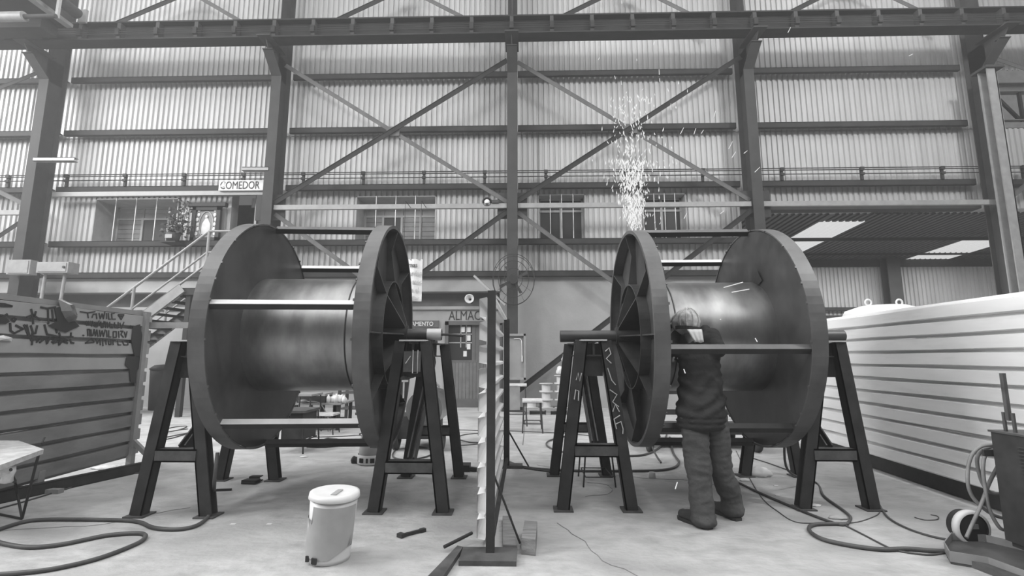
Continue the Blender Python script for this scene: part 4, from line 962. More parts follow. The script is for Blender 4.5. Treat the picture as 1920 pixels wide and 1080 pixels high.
# ---- buckets
def bucket(c, r0, r1, h, lab, tilt, lid=True, bands=True, m='plastic', seed=1):
    t = thing('paint_bucket', c, lab, 'bucket'); c = Vector(c)
    Mx = Matrix.Translation(c) @ Matrix.Rotation(tilt, 4, 'Y') @ Matrix.Translation(-c)
    def B(prof, nm, m_, label=None, n=40, dent=.0):
        b = MB(); b.lathe(prof, n=n, c=c)
        for p in b.v:
            q = p-c; a = math.atan2(q.y, q.x); k = 1+dent*math.sin(a*2+q.z*9+seed)*(.4+q.z)
            p.x = c.x+q.x*k; p.y = c.y+q.y*k
        b.v = [Mx @ p for p in b.v]; return b.build(nm, m_, t, label=label)
    B([(0, .004), (r0, .004), (r0+.002, .03), (r0+(r1-r0)*.55, h*.55), (r1, h-.02), (r1-.006, h-.02), (r0-.006, .01), (0, .01)], 'bucket_body', m, dent=.05)
    if lid: B([(0, h), (r1-.03, h), (r1-.012, h+.003), (r1+.006, h), (r1+.012, h-.03), (r1+.002, h-.035)], 'lid', 'plastic', dent=.05)
    return t, Mx
# near bucket with a slumped film label
c = fl(602, 1062)+Vector((0, .11, 0))
tb, Mx = bucket(c, .125, .150, .405, 'white plastic bucket in front, dented and lidded, with a torn grey label', R_(3))
b = MB(); n = 24; vs = []; c = Vector(c)
for i in range(n+1):
    a = math.pi*1.02+i/n*math.pi*.95; 
    for z in (.04+.10*max(0, (i/n-.62))*2.2, .10, .18, .26, .31-.16*(1-math.sin(i/n*math.pi*.5)) if i < n*.3 else .345):
        r = .128+.022*z/.4+.006; k = 1+.05*math.sin(a*2+z*9+1)*(.4+z); vs.append(Mx @ (c+Vector((r*k*math.cos(a), r*k*math.sin(a), z))))
b.add(vs, [(i*5+j, (i+1)*5+j, (i+1)*5+j+1, i*5+j+1) for i in range(n) for j in range(4)], True); b.build('torn_label', 'plastic_grey', tb, label='torn grey film label', fix=False)
b = MB()
for k, (a, s_) in enumerate(((4.0, .02), (4.36, .012), (4.44, .018), (4.52, .012))):
    r = .139; p = Mx @ (c+Vector((r*math.cos(a), r*math.sin(a), .035))); b.box(p.x-s_/2, p.x+s_/2, p.y-.006, p.y+.004, p.z-.017, p.z+.017)
b.build('printed_mark', 'ink', tb, kind='stuff')
b = MB(); p = Mx @ (c+Vector((.02, -.02, .376))); p.z += .031; b.box(p.x-.012, p.x+.022, p.y-.07, p.y+.05, p.z-.003, p.z+.003); b.build('lid_smear', 'plastic_grey', tb)
c2 = fl(690, 873)+Vector((0, .12, 0))
tb2, Mx2 = bucket(c2, .15, .135, .34, 'grey plastic bucket with a printed white band behind the left reel', 0, lid=False, m='plastic_grey')
b = MB(); b.lathe([(.158, .01), (.162, .02), (.162, .11), (.158, .115)], n=40, c=c2); b.build('white_band', 'plastic', tb2)
b = MB()
for a in (4.15, 4.25, 4.35, 4.7, 5.0, 5.15):
    p = Vector(c2)+Vector((.164*math.cos(a), .164*math.sin(a), .06)); b.box(p.x-.012, p.x+.012, p.y-.004, p.y+.004, p.z-.025, p.z+.025)
b.build('printed_mark', 'ink', tb2, kind='stuff')
b = MB(); q = Vector(c2); b.tube(smooth_pts([q+Vector((-.14, -.02, .33)), q+Vector((-.11, -.1, .36)), q+Vector((.05, -.14, .36)), q+Vector((.14, -.03, .33))]), .006, n=6); b.build('handle', 'black', tb2)
lump('rag', 'dark lump beside the grey bucket behind the left reel', 'rag', Vector(c2)+Vector((-.2, 0, 0)), .05, (1, .8, 1), 'black', 21)

# ---- left work table with spattered top
tt = thing('work_table', (-4.3, 3.6, 0), 'low table with a pale spattered top and thin rod legs at the left edge', 'table')
b = MB(); P = [at(80, 842, 3.75), at(38, 826, 4.1), at(-60, 828, 4.1), at(-80, 890, 3.2), at(0, 872, 3.35)]
zt_ = .56; P = [fl(82, 842, zt_), fl(35, 826, zt_), fl(-20, 826, zt_), fl(-60, 880, zt_), fl(0, 872, zt_)]; n = 5
b.add([p for p in P]+[p-Vector((0, 0, .035)) for p in P], [tuple(range(n)), tuple(range(n, 2*n))[::-1]]+[(i, (i+1) % n, n+(i+1) % n, n+i) for i in range(n)]); b.build('table_top', 'plaster', tt)
b = MB(); tp = fl(74, 846, .53); ft_ = fl(41, 975, 0); b.tube([tp, ft_+Vector((0, 0, .01))], .009, n=6); b.tube([ft_+Vector((0, 0, .01)), fl(25, 935, .12)+Vector((-.05, .05, .1)), fl(20, 880, .5)], .009, n=6); b.tube([ft_+Vector((0, 0, .01)), fl(-20, 960, .01)], .008, n=6); b.build('leg', 'black', tt)
b = MB(); b.tube([fl(-10, 900, .4), fl(28, 902, .4)], .012, n=6); b.tube([fl(84, 820, .60), fl(78, 832, .56)], .006, n=6); b.build('brace_rod', 'black', tt)
lump('rag', 'pale cloth hanging under the edge of the spattered table', 'rag', fl(12, 905, .4), .06, (.8, .5, 1.4), 'plaster', 31)

# ================================================================== BACKGROUND THINGS BETWEEN AND BEHIND THE REELS
# spools on a pallet
pl = thing('wooden_pallet', (.45, 11.2, 0), 'low wooden pallet under the stacked white spools at the wall', 'pallet')
for k in range(5):
    b = MB(); b.box(.0, 1.05, 10.85+k*.16, 10.97+k*.16, .10, .13); b.build('deck_board', 'wood', pl)
for k in range(3):
    b = MB(); b.box(.02+k*.46, .12+k*.46, 10.85, 11.6, 0, .10); b.build('bearer', 'wood', pl)
proto = None
M['spool'] = mat('white_spool_plastic', .52, .5, var=.06)
def spool(x, y, z, lab):
    global proto
    if proto is None:
        proto = thing('wire_spool', (0, 0, 0), lab, 'spool', 'white wire spools stacked on the pallet')
        b = MB(); b.lathe([(.0, 0), (.155, 0), (.155, .015), (0, .015)], n=24, smooth=False); b.build('flange', 'spool', proto)
        b = MB(); b.lathe([(.0, .165), (.155, .165), (.155, .18), (0, .18)], n=24, smooth=False); b.build('flange', 'spool', proto)
        b = MB(); b.lathe([(.10, .015), (.10, .165)], n=24); b.build('core', 'spool', proto)
        o = proto
    else: o = copy_tree(proto); o['label'] = lab
    o.location = (x, y, z); return o
for sx_, nst, nm in ((.17, 1, 'left'), (.50, 3, 'middle'), (.84, 4, 'right')):
    for k in range(nst):
        pos = 'single' if nst == 1 else ['lowest', 'second', 'third', 'topmost'][k] if nst == 4 else ['lowest', 'middle', 'topmost'][k]
        spool(sx_, 11.15+.01*k, .13+k*.18, '%s white wire spool of the %s stack on the pallet' % (pos, nm))
lump('plastic_bag', 'crumpled plastic wrapping on top of the tallest spool stack', 'bag', (.82, 11.15, .87), .11, (.8, .8, 1.1), 'plastic', 41)
lump('plastic_bag', 'pale plastic bag hung on the dark brace above the spools', 'bag', (1.02, 11.66, 1.12), .15, (.8, .6, 1), 'plastic', 43)
# stool table near middle
def wire_stool(lab, x0, x1, y0, y1, h, m_top='plaster', top=True, cat='stool', r=.012, shelf=None, solid=None):
    t = thing('metal_stool', ((x0+x1)/2, (y0+y1)/2, 0), lab, cat)
    for x, y in ((x0, y0), (x1, y0), (x0, y1), (x1, y1)):
        xx = x+(x-(x0+x1)/2)*.2; yy = y+(y-(y0+y1)/2)*.1; b = MB(); b.tube([(xx, yy, 0), (x, y, h)], r, n=6); b.build('leg', 'black', t)
    z = h*.3
    for a, c in (((x0, y0), (x1, y0)), ((x1, y0), (x1, y1)), ((x1, y1), (x0, y1)), ((x0, y1), (x0, y0))): b = MB(); b.tube([(*a, z), (*c, z)], r*.8, n=6); b.build('stretcher', 'black', t)
    b = MB()
    for a, c in (((x0, y0), (x1, y0)), ((x1, y0), (x1, y1)), ((x1, y1), (x0, y1)), ((x0, y1), (x0, y0))): b.tube([(*a, h), (*c, h)], r, n=6)
    b.build('top_ring', 'black', t)
    if top: b = MB(); b.box(x0-.03, x1+.03, y0-.03, y1+.03, h, h+.03); b.build('seat', m_top, t)
    if solid: b = MB(); b.box(x0+.01, x1-.01, y0+.01, y1-.01, h*.32, h*.98); b.build('side_panel', 'black', t)
    return t
wire_stool('small metal stool with a pale seat in front of the white spools', .0, .28, 8.3, 8.75, .50)
wire_stool('thin metal table by the foot of the middle column, behind the stool', -.30, .02, 9.1, 9.5, .72, 'plaster', cat='table')
wire_stool('open wire stool frame under the trestle with chalk marks', .60, .86, 4.95, 5.35, .30, top=False, r=.008)
# table group seen under the left barrel
wt = thing('work_table', (-3.6, 8.8, 0), 'cluttered steel work table seen below the barrel of the left reel', 'table')
a = at(568, 753, 8.8); c = at(650, 753, 8.8); zt_ = a.z
b = MB(); b.box(a.x-.1, c.x, 8.5, 9.2, zt_-.03, zt_); b.build('table_top', 'light_steel', wt)
for x in (a.x, a.x+.45, c.x-.32, c.x-.05):
    for y in (8.55, 9.15): b = MB(); b.box(x-.025, x+.025, y-.025, y+.025, 0, zt_-.03); b.build('leg', 'black', wt)
b = MB(); b.box(a.x, c.x-.1, 8.5, 9.1, .13, .16); b.build('shelf', 'rail', wt)
tz = zt_
b = MB(); b.box(a.x, a.x+.5, 8.55, 8.85, tz, tz+.12); tag(b.build('tool_case', 'black'), 'dark case on the cluttered work table', 'case')
b = MB(); b.box(a.x-.05, a.x+.5, 8.54, 8.9, tz+.12, tz+.16); tag(b.build('metal_tray', 'light_steel'), 'pale tray lying on the dark case on the work table', 'tray')
random.seed(4)
for k in range(5):
    x = a.x+.54+k*.07; h = .12+.09*random.random(); b = MB(); b.lathe([(0, 0), (.035, 0), (.035, h*.7), (.015, h*.85), (.015, h), (0, h)], n=12, c=(x, 8.6+.08*(k % 2), tz))
    tag(b.build('bottle', 'plastic'), '%s of the pale bottles in a row on the cluttered work table' % ['leftmost', 'second from left', 'middle', 'second from right', 'rightmost'][k], 'bottle', 'bottles on the work table')
lump('rag', 'pale cloth heap at the right end of the cluttered work table', 'rag', (c.x-.12, 8.7, tz), .13, (1.2, .8, .6), 'plastic', 51)
b = MB(); b.tube(smooth_pts([(a.x+.22, 8.48, tz+.03), (a.x+.45, 8.46, tz-.0), (a.x+.62, 8.44, tz-.25), (a.x+.68, 8.42, tz-.55), (a.x+.62, 8.42, .05)]), .01); b.ball((a.x+.14, 8.5, tz+.035), .05, sc=(1.6, .8, .6)); tag(b.build('electrode_holder', 'cable_light'), 'pale electrode holder with cord hanging off the work table edge', 'tool')
# shelves frame right of it
sf = thing('steel_rack', (-2.9, 9.6, 0), 'low dark steel rack right of the cluttered work table', 'rack')
for x in (at(640, 750, 9.6).x, at(672, 750, 9.6).x+.3):
    for y in (9.5, 9.9): b = MB(); b.box(x-.025, x+.025, y-.025, y+.025, 0, .95); b.build('upright', 'black', sf)
for z in (.25, .55, .85): b = MB(); b.box(at(640, 750, 9.6).x, at(672, 750, 9.6).x+.3, 9.48, 9.92, z, z+.025); b.build('shelf', 'rail', sf)
s1 = wire_stool('dark framed stool with a closed front in front of the work table', -3.22, -2.92, 6.5, 6.95, .52, 'rail', solid=True)
s2 = wire_stool('tall metal stool left of the cluttered work table', -3.85, -3.5, 8.0, 8.4, .62, 'light_steel')
wire_stool('low stool with a pale seat under the cluttered work table', -3.55, -3.15, 8.05, 8.3, .30, 'plaster')
# dark bin behind left trestle
bi = thing('waste_bin', (-8.9, 11.7, 0), 'tall black bin standing by the wall behind the leftmost trestle', 'bin')
c = fl(300, 768); b = MB(); b.lathe([(0, 0), (.24, 0), (.28, .95), (.25, .97), (0, .97)], n=24, c=(c.x, c.y, 0)); b.build('bin_body', 'rubber', bi)
b = MB(); b.lathe([(.29, .95), (.30, .98), (.2, 1.06), (0, 1.08)], n=24, c=(c.x, c.y, 0)); b.build('bin_lid', 'rubber', bi)
bi.location = bi.location
# compressor with wheel behind the middle trestle
cpm = thing('wheeled_compressor', (-1.35, 6.9, 0), 'wheeled machine with a shiny tank behind the middle trestle', 'machine')
b = MB(); b.cyl((-1.36, 6.7, .55), (-1.36, 7.5, .55), .25, n=24); b.build('tank', 'barrel', cpm)
b = MB(); b.box(-1.75, -1.2, 6.75, 7.3, .15, .45); b.build('frame', 'black', cpm)
b = MB(); b.lathe([(.13, -.04), (.16, -.03), (.16, .03), (.13, .04), (.05, .03), (.05, -.03), (.13, -.04)], n=24, c=(-1.13, 6.8, .16), axis='x'); b.build('wheel', 'rubber', cpm)
b = MB(); b.lathe([(.13, -.04), (.16, -.03), (.16, .03), (.13, .04), (.05, .03), (.05, -.03), (.13, -.04)], n=24, c=(-1.75, 6.8, .16), axis='x'); b.build('wheel', 'rubber', cpm)
b = MB(); b.tube(smooth_pts([(-1.5, 6.75, .8), (-1.3, 6.7, .95), (-1.15, 6.7, .85)]), .015); b.build('handle', 'light_steel', cpm)
# wheeled cart and table frames behind the right reel
ct = thing('wheeled_cart', (1.9, 7.0, 0), 'dark wheeled steel cart seen under the right reel', 'cart')
b = MB(); b.box(1.55, 3.3, 6.9, 7.7, .20, .28); b.build('cart_deck', 'black', ct)
for x in (1.68, 3.1):
    b = MB(); b.lathe([(.09, -.035), (.135, -.03), (.135, .03), (.09, .035), (.03, .02), (.03, -.02), (.09, -.035)], n=20, c=(x, 6.75, .135), axis='x'); b.build('wheel', 'rubber', ct)
    b = MB(); b.lathe([(.09, -.035), (.135, -.03), (.135, .03), (.09, .035), (.03, .02), (.03, -.02), (.09, -.035)], n=20, c=(x, 7.6, .135), axis='x'); b.build('wheel', 'rubber', ct)
b = MB()
for x in (1.6, 3.25): b.box(x-.03, x+.03, 6.95, 7.0, .28, .80); b.box(x-.03, x+.03, 7.6, 7.65, .28, .80)
b.box(1.57, 3.28, 6.94, 7.0, .74, .80); b.box(1.57, 3.28, 6.94, 7.0, .46, .53); b.build('cart_frame', 'black', ct)

# ---- things at right
tk = thing('storage_tank', (6.6, 9.7, 0), 'pale domed tank with two lifting eyes behind the white screen', 'tank')
c = at(1655, 585, 9.0)
b = MB(); b.lathe([(0, 0), (.62, 0), (.62, c.z-.05), (.58, c.z+.03), (.35, c.z+.11), (0, c.z+.13)], n=40, c=(c.x, 9.0, 0)); b.build('tank_body', 'white_panel', tk)
for s_ in (-1, 1):
    b = MB(); x = c.x+s_*.28; b.tube([(x+.055*math.cos(k/16*2*math.pi), 8.95, c.z+.17+.055*math.sin(k/16*2*math.pi)) for k in range(16)], .017, n=6, closed=True); b.build('lifting_eye', 'plastic', tk)
tk.location = tk.location
# welding power source at the right edge
wm = thing('welding_machine', (3.0, 3.1, 0), 'black welding power source with louvres and coiled cables at the right edge', 'welding machine')
X0 = 3.01; YB = 3.29; zt_ = .775; YA = YB-.86
b = MB(); b.box(X0, X0+.46, YA, YB, .12, zt_); b.build('cabinet', 'black', wm)
b = MB(); b.box(X0-.01, X0+.47, YA-.01, YB+.01, zt_, zt_+.012); b.build('top_cover', 'rail', wm)
for g, (z0_, z1_) in enumerate(((zt_-.24, zt_-.07), (zt_-.50, zt_-.33))):
    for k in range(9):
        z = z0_+(z1_-z0_)*k/8; b = MB(); b.box(X0-.010, X0, YB-.62, YB-.17, z, z+.007); b.build('louvre', 'column', wm)
q = at(1884, 712, YB-.22); x_ = X0+.04
b = MB(); b.bar((x_, YB-.09, zt_+.08), (x_-.0, YB-.09, 1.15), .022, .022); b.build('handle_post', 'rail', wm)
for dy in (-.03, .03):
    b = MB(); b.box(x_-.006, x_+.006, YB-.09+dy-.008, YB-.09+dy+.008, zt_, zt_+.13); b.build('handle_bracket', 'rail', wm)
b = MB(); b.box(X0+.02, X0+.44, YA+.02, YB-.02, .09, .12); b.build('chassis', 'black', wm)
for y in (YA+.12, YB-.14):
    for x in (X0+.05, X0+.41):
        b = MB(); b.lathe([(.0, -.02), (.045, -.02), (.045, .02), (.0, .02)], n=16, c=(x, y, .045), axis='x'); b.build('caster', 'rubber', wm)
b = MB(); b.box(X0-.05, X0+.03, YB+.01, YB+.025, .62, .66); b.build('cable_hook', 'black', wm)
# coiled cables hung on the machine
def hangcable(lab, pts, r=.011, m='cable_light'):
    P = [at(u, v, Y) for u, v, Y in pts]; b = MB(); b.tube(smooth_pts(P, 7), r, n=7); tag(b.build('coiled_cable', m), lab, 'cable', 'cables coiled on the welding machine')
hangcable('outer loop of pale cable hung on the welding machine', [(1866, 834, 3.33), (1838, 838, 3.35), (1820, 858, 3.36), (1814, 895, 3.36), (1820, 925, 3.36), (1838, 948, 3.36), (1862, 965, 3.36), (1890, 974, 3.36)])
hangcable('middle loop of pale cable hung on the welding machine', [(1866, 838, 3.35), (1842, 844, 3.37), (1832, 862, 3.38), (1838, 895, 3.38), (1848, 915, 3.38), (1862, 925, 3.37), (1882, 925, 3.36)])
hangcable('inner pale cable hanging and crossing on the welding machine', [(1866, 842, 3.33), (1848, 852, 3.34), (1843, 880, 3.34), (1848, 920, 3.34), (1855, 955, 3.34), (1875, 990, 3.34), (1892, 992, 3.34)])
hangcable('pale cable slanting from the machine side down to the tray', [(1874, 868, 3.36), (1855, 905, 3.36), (1840, 945, 3.34), (1822, 985, 3.32), (1812, 1008, 3.30)])
# wire coil drum and tray
dr = thing('wire_drum', fl(1845, 1020), 'dark drum with a pale rim lying beside the welding machine', 'drum')
c = fl(1848, 1032)+Vector((0, .12, .11)); b = MB(); b.lathe([(0, -.05), (.085, -.05), (.1, -.045), (.1, .045), (.085, .05), (0, .05)], n=28, c=c, axis='y'); b.build('drum_core', 'black', dr)
b = MB(); b.lathe([(.095, -.056), (.112, -.054), (.116, -.03), (.112, -.01), (.098, -.008)], n=28, c=c, axis='y'); b.build('rim', 'plastic', dr)
b = MB(); b.box(c.x-.015, c.x+.03, c.y-.058, c.y-.05, c.z-.0, c.z+.03); b.build('drum_label', 'shutter', dr)
tyy = thing('metal_tray', fl(1800, 1045), 'long shallow steel tray at the lower right corner', 'tray')
a = fl(1775, 1030, .0); b = MB()
pts = [fl(1772, 1030, .03), fl(1785, 1012, .03), fl(1850, 1016, .03), fl(1960, 1042, .03), fl(1960, 1100, .03), fl(1855, 1060, .03), fl(1782, 1048, .03)]
n = len(pts); b.add([p-Vector((0, 0, .03)) for p in pts]+pts, [tuple(range(n))[::-1], tuple(range(n, 2*n))]+[(i, (i+1) % n, n+(i+1) % n, n+i) for i in range(n)]); b.build('tray_floor', 'rail', tyy)
b = MB(); P = pts+[pts[0]]
for p, q in zip(P, P[1:]): b.bar(p+Vector((0, 0, .015)), q+Vector((0, 0, .015)), .006, .06)
b.build('tray_edge', 'light_steel', tyy)
b = MB(); a = fl(1782, 1046); c = fl(1870, 1090); b.bar((a.x, a.y, .02), (c.x+.1, c.y-.1, .02), .05, .04); tag(b.build('angle_bar', 'rail'), 'dark angle bar on the floor under the tray corner at lower right', 'bar')
b = MB(); a = fl(1775, 984, .015); c = fl(1815, 994, .015); b.bar(a, c, .03, .02); tag(b.build('wood_stick', 'plaster'), 'pale stick on the floor left of the wire drum', 'stick')

# ---- thin haze volume added through the hall to lift the blacks
hm = bpy.data.materials.new('added_haze'); hm.use_nodes = True; hn = hm.node_tree.nodes; hn.clear()
ho = hn.new('ShaderNodeOutputMaterial'); hv = hn.new('ShaderNodeVolumeScatter'); hv.inputs['Density'].default_value = HAZE; hv.inputs['Anisotropy'].default_value = .2
hm.node_tree.links.new(hv.outputs[0], ho.inputs['Volume'])
b = MB(); b.box(-19, 15, -7, 12.3, -.1, 13.9); M['haze'] = hm
tag(b.build('added_haze', 'haze'), 'thin even haze added through the whole workshop to lift the blacks', 'haze', kind='stuff')
# ================================================================== WORKER
def organic(name, caps, m, parent, voxel=.012, smooth=6, wr=0.0, wscale=14, wdir=(1, 1, 2.2), seed=0, label=None, cut=None, fold=None):
    """one continuous surface grown from tapered capsules (p0, r0, p1, r1[, flatten xyz])"""
    me = bpy.data.meshes.new('t'); bm = bmesh.new()
    for cpt in caps:
        p0, r0, p1, r1 = Vector(cpt[0]), cpt[1], Vector(cpt[2]), cpt[3]; fl_ = Vector(cpt[4]) if len(cpt) > 4 else Vector((1, 1, 1))
        n = max(2, int((p1-p0).length/(min(r0, r1)*.5))+1)
        for i in range(n+1):
            t_ = i/n; p = p0.lerp(p1, t_); r = r0+(r1-r0)*t_
            bmesh.ops.create_icosphere(bm, subdivisions=2, radius=r, matrix=Matrix.Translation(p) @ Matrix.Diagonal((*fl_, 1)))
    bm.to_mesh(me); bm.free(); o = bpy.data.objects.new('t', me); COL.objects.link(o)
    rm = o.modifiers.new('r', 'REMESH'); rm.mode = 'VOXEL'; rm.voxel_size = voxel; rm.use_smooth_shade = True
    sm = o.modifiers.new('s', 'SMOOTH'); sm.iterations = smooth; sm.factor = .5
    dg = bpy.context.evaluated_depsgraph_get(); dg.update(); m2 = bpy.data.meshes.new_from_object(o.evaluated_get(dg)); bpy.data.objects.remove(o)
    off = Vector(BASE.get(parent.name, (0, 0, 0)))
    if wr:
        m2.update(); ns = [v.normal.copy() for v in m2.vertices]
        for v, nn in zip(m2.vertices, ns):
            p = Vector((v.co.x*wdir[0], v.co.y*wdir[1], v.co.z*wdir[2]))*wscale+Vector((seed*7.1, 0, 0))
            k = noise.noise(p); k2 = noise.noise(p*.45+Vector((3, 1, seed)))
            v.co += nn*wr*((1-abs(k)*2)*.6+k2)
            if fold:      # draped folds hanging in shallow curves across the back
                q = v.co-fold[0]; ph = q.z*46 - 9*abs(q.x+.04)**1.3*6 + 2.5*noise.noise(Vector((q.x*5, q.y*5, q.z*6)))
                v.co += nn*fold[1]*math.sin(ph)*max(0, min(1, (q.z-.02)*12))*max(0, min(1, (.42-q.z)*9))
    for v in m2.vertices: v.co -= off
    if cut: pass
    for p in m2.polygons: p.use_smooth = True
    m2.materials.clear(); m2.materials.append(M[m]); o = bpy.data.objects.new(name, m2); COL.objects.link(o); o.parent = parent
    if label: o['label'] = label
    return o
pw = thing('person', (1.47, 3.95, 0), 'worker in dark overalls and pale cap bent over the barrel of the right reel', 'person')
HIPL, HIPR = at(1300, 772, 3.95), at(1334, 772, 3.99)
KNL, KNR = at(1311, 885, 3.90), at(1352, 880, 4.00)
ANL, ANR = at(1319, 975, 3.86), at(1373, 955, 4.06)
WST = at(1314, 745, 4.00); CHS = at(1311, 672, 4.08); NCK = at(1302, 646, 4.16); HD = at(1288, 606, 4.20)
SHR, SHL = at(1334, 630, 4.07), at(1284, 672, 4.16)
ELR, HNR = at(1347, 656, 3.98), at(1297, 668, 4.12)
ELL, HNL = at(1256, 650, 4.22), at(1268, 610, 4.26)
# body: one continuous figure, mostly under the clothes
organic('body', [(HIPL, .075, KNL, .05), (KNL, .05, ANL, .035), (HIPR, .075, KNR, .05), (KNR, .05, ANR, .035), (HIPL, .08, HIPR, .08), ((HIPL+HIPR)/2, .09, WST, .095), (WST, .095, CHS, .11),
    (CHS, .10, NCK, .055), (SHL, .05, SHR, .05), (NCK, .055, HD, .06), (HD, .085, HD+Vector((-.01, .03, -.02)), .08, (.85, 1, 1.15)),
    (HD+Vector((-.01, .09, -.03)), .02, HD+Vector((-.012, .105, -.05)), .016), (HD+Vector((-.085, .0, -.01)), .018, HD+Vector((-.085, .0, -.03)), .015), (HD+Vector((.078, .0, -.01)), .018, HD+Vector((.078, .0, -.03)), .015),
    (SHR, .048, ELR, .042), (ELR, .040, HNR, .028), (SHL, .048, ELL, .042), (ELL, .040, HNL, .028)], 'skin', pw, voxel=.011, smooth=3)
cr_ = (HIPL+HIPR)/2
organic('trousers', [(HIPL+Vector((-.01, 0, -.04)), .102, KNL, .090), (KNL, .090, ANL+Vector((0, 0, .07)), .080), (ANL+Vector((0, 0, .07)), .080, ANL+Vector((0, -.01, -.0)), .090, (1, 1.05, .6)),
    (HIPR+Vector((.015, 0, -.04)), .102, KNR, .090), (KNR, .090, ANR+Vector((0, 0, .07)), .080), (ANR+Vector((0, 0, .07)), .080, ANR+Vector((0, -.01, 0)), .088, (1, 1.05, .6)), (HIPL, .105, HIPR, .105)],
    'cloth_grey', pw, voxel=.010, smooth=4, wr=.015, wscale=11, wdir=(.7, .7, 1.5), seed=2)
HEM = at(1314, 797, 3.96)
organic('jacket', [(HEM+Vector((0, 0, .0)), .152, HEM+Vector((0, 0, .08)), .152, (1.28, 1.06, .35)), (HEM+Vector((0, 0, .10)), .150, WST, .145, (1.27, 1.05, .9)), (WST, .142, CHS, .138, (1.24, .95, 1)), (CHS, .13, at(1316, 664, 4.12), .085, (1.2, .95, 1)),
    (SHL, .07, SHR+Vector((-.03, 0, -.03)), .075), (SHR, .072, ELR, .064), (ELR, .062, HNR+Vector((.05, 0, -.03)), .05), (SHL, .07, ELL, .06), (ELL, .058, HNL+Vector((0, 0, -.06)), .044), (at(1322, 618, 4.16), .045, at(1326, 640, 4.12), .06)],
    'cloth_dark', pw, voxel=.010, smooth=4, wr=.010, wscale=8, wdir=(.8, .8, 1.7), seed=5, fold=(HEM, .009))
for A, heel, toe, nm in ((ANL, fl(1331, 993), fl(1277, 972), 'l'), (ANR, fl(1385, 977), fl(1338, 957), 'r')):
    heel = Vector((heel.x, heel.y, 0)); d_ = Vector((toe.x-heel.x, toe.y-heel.y, 0)).normalized()
    h0 = heel+d_*.045; b0 = heel+d_*.25
    organic('shoe', [(h0+Vector((0, 0, .045)), .045, b0+Vector((0, 0, .04)), .045, (1, 1, .95)), (h0+d_*.02+Vector((0, 0, .06)), .045, A+Vector((0, 0, .02)), .048), (h0+d_*.05+Vector((0, 0, .07)), .045, b0-d_*.04+Vector((0, 0, .045)), .045)], 'leather', pw, voxel=.008, smooth=4)
    b = MB(); s_ = Vector((-d_.y, d_.x, 0)); pts = []
    for t_, w_ in ((-.005, .028), (.02, .042), (.12, .038), (.2, .05), (.27, .045), (.30, .02)): pts.append((t_, w_))
    P = [heel+d_*t_+s_*w_ for t_, w_ in pts]+[heel+d_*t_-s_*w_ for t_, w_ in pts[::-1]]; n = len(P)
    b.add(P+[p+Vector((0, 0, .022)) for p in P], [tuple(range(n))[::-1], tuple(range(n, 2*n))]+[(i, (i+1) % n, n+(i+1) % n, n+i) for i in range(n)]); b.build('sole', 'rubber', pw)
# cap, strap, neck flap
organic('cap', [(HD+Vector((.0, -.01, .015)), .112, HD+Vector((-.02, .02, .005)), .105, (.98, 1.05, 1.0))], 'cap', pw, voxel=.008, smooth=4, wr=.008, wscale=16, wdir=(1, 1, 1), seed=8, label='pale quilted cloth cap')
b = MB()
for k in range(4):
    a = -.9+k*.5; P = [HD+Vector((.113*math.sin(a)*math.cos(q), -.02-.110*math.cos(a)*math.cos(q), .015+.116*math.sin(q))) for q in [R_(x) for x in range(-30, 85, 10)]]
    b.tube(P, .004, n=5)
b.build('cap_seam', 'cap', pw)
b = MB(); P = [HD+Vector((.112*math.cos(a), -.008+.116*math.sin(a), -.058-.018*math.sin(a+1))) for a in [R_(x) for x in range(195, 372, 10)]]
for p, q in zip(P, P[1:]): b.bar(p, q+(q-p)*.1, .012, .030, up=(0, 0, 1))
b.build('goggle_strap', 'black', pw, label='black strap')
b = MB(); P0 = HD+Vector((.0, -.175, -.064)); n = 8; vs = []
for i in range(n+1):
    for j in range(5):
        x = (i/n-.5)*(.12-.045*j/4); vs.append(P0+Vector((x+.006*j, -.012*math.sin(i*2.1)*(.3+j/4)-.008*j, -.027*j+ (0 if j < 4 else .004*math.sin(i)))))
b.add(vs, [(i*5+j, (i+1)*5+j, (i+1)*5+j+1, i*5+j+1) for i in range(n) for j in range(4)], True); nf = b.build('neck_flap', 'paper', pw, fix=False, label='white cloth hanging at the nape')
s_ = nf.modifiers.new('t', 'SOLIDIFY'); s_.thickness = .004
# gloved hands: palm, four fingers, thumb
def hand(c, fwd, up_, nm, m='cap'):
    fwd = fwd.normalized(); side = fwd.cross(up_).normalized(); up2 = side.cross(fwd)
    caps = [(c-fwd*.02, .032, c+fwd*.05, .034, (1, 1, .8))]
    for k, L_ in enumerate((.072, .082, .078, .062)):
        o_ = c+fwd*.055+side*(k-1.5)*.021; j1 = o_+fwd*L_*.5-up2*.008; j2 = j1+fwd*L_*.25-up2*L_*.3; j3 = j2+fwd*L_*.02-up2*L_*.3
        caps += [(o_, .0115, j1, .0105), (j1, .0105, j2, .010), (j2, .010, j3, .009)]
    q = c-side*.03+fwd*.005; caps += [(q, .014, q-side*.025+fwd*.03-up2*.01, .012), (q-side*.025+fwd*.03-up2*.01, .012, q-side*.022+fwd*.06-up2*.025, .010)]
    return organic(nm, caps, m, pw, voxel=.0045, smooth=2)
hand(HNR+Vector((-.03, .01, 0)), Vector((-.8, .5, .1)), Vector((0, 0, 1)), 'glove')
hand(HNL, Vector((.25, .5, .5)), Vector((0, -.3, 1)), 'glove')
b = MB(); p = HNL+Vector((.03, .06, .02)); b.tube([p+Vector((-.07, -.05, -.03)), p, p+Vector((.05, .02, .03))], .014); b.tube([p+Vector((.05, .02, .03)), p+Vector((.12, .03, .07))], .004)
tag(b.build('welding_torch', 'black'), 'dark welding torch held by the worker against the barrel', 'tool')
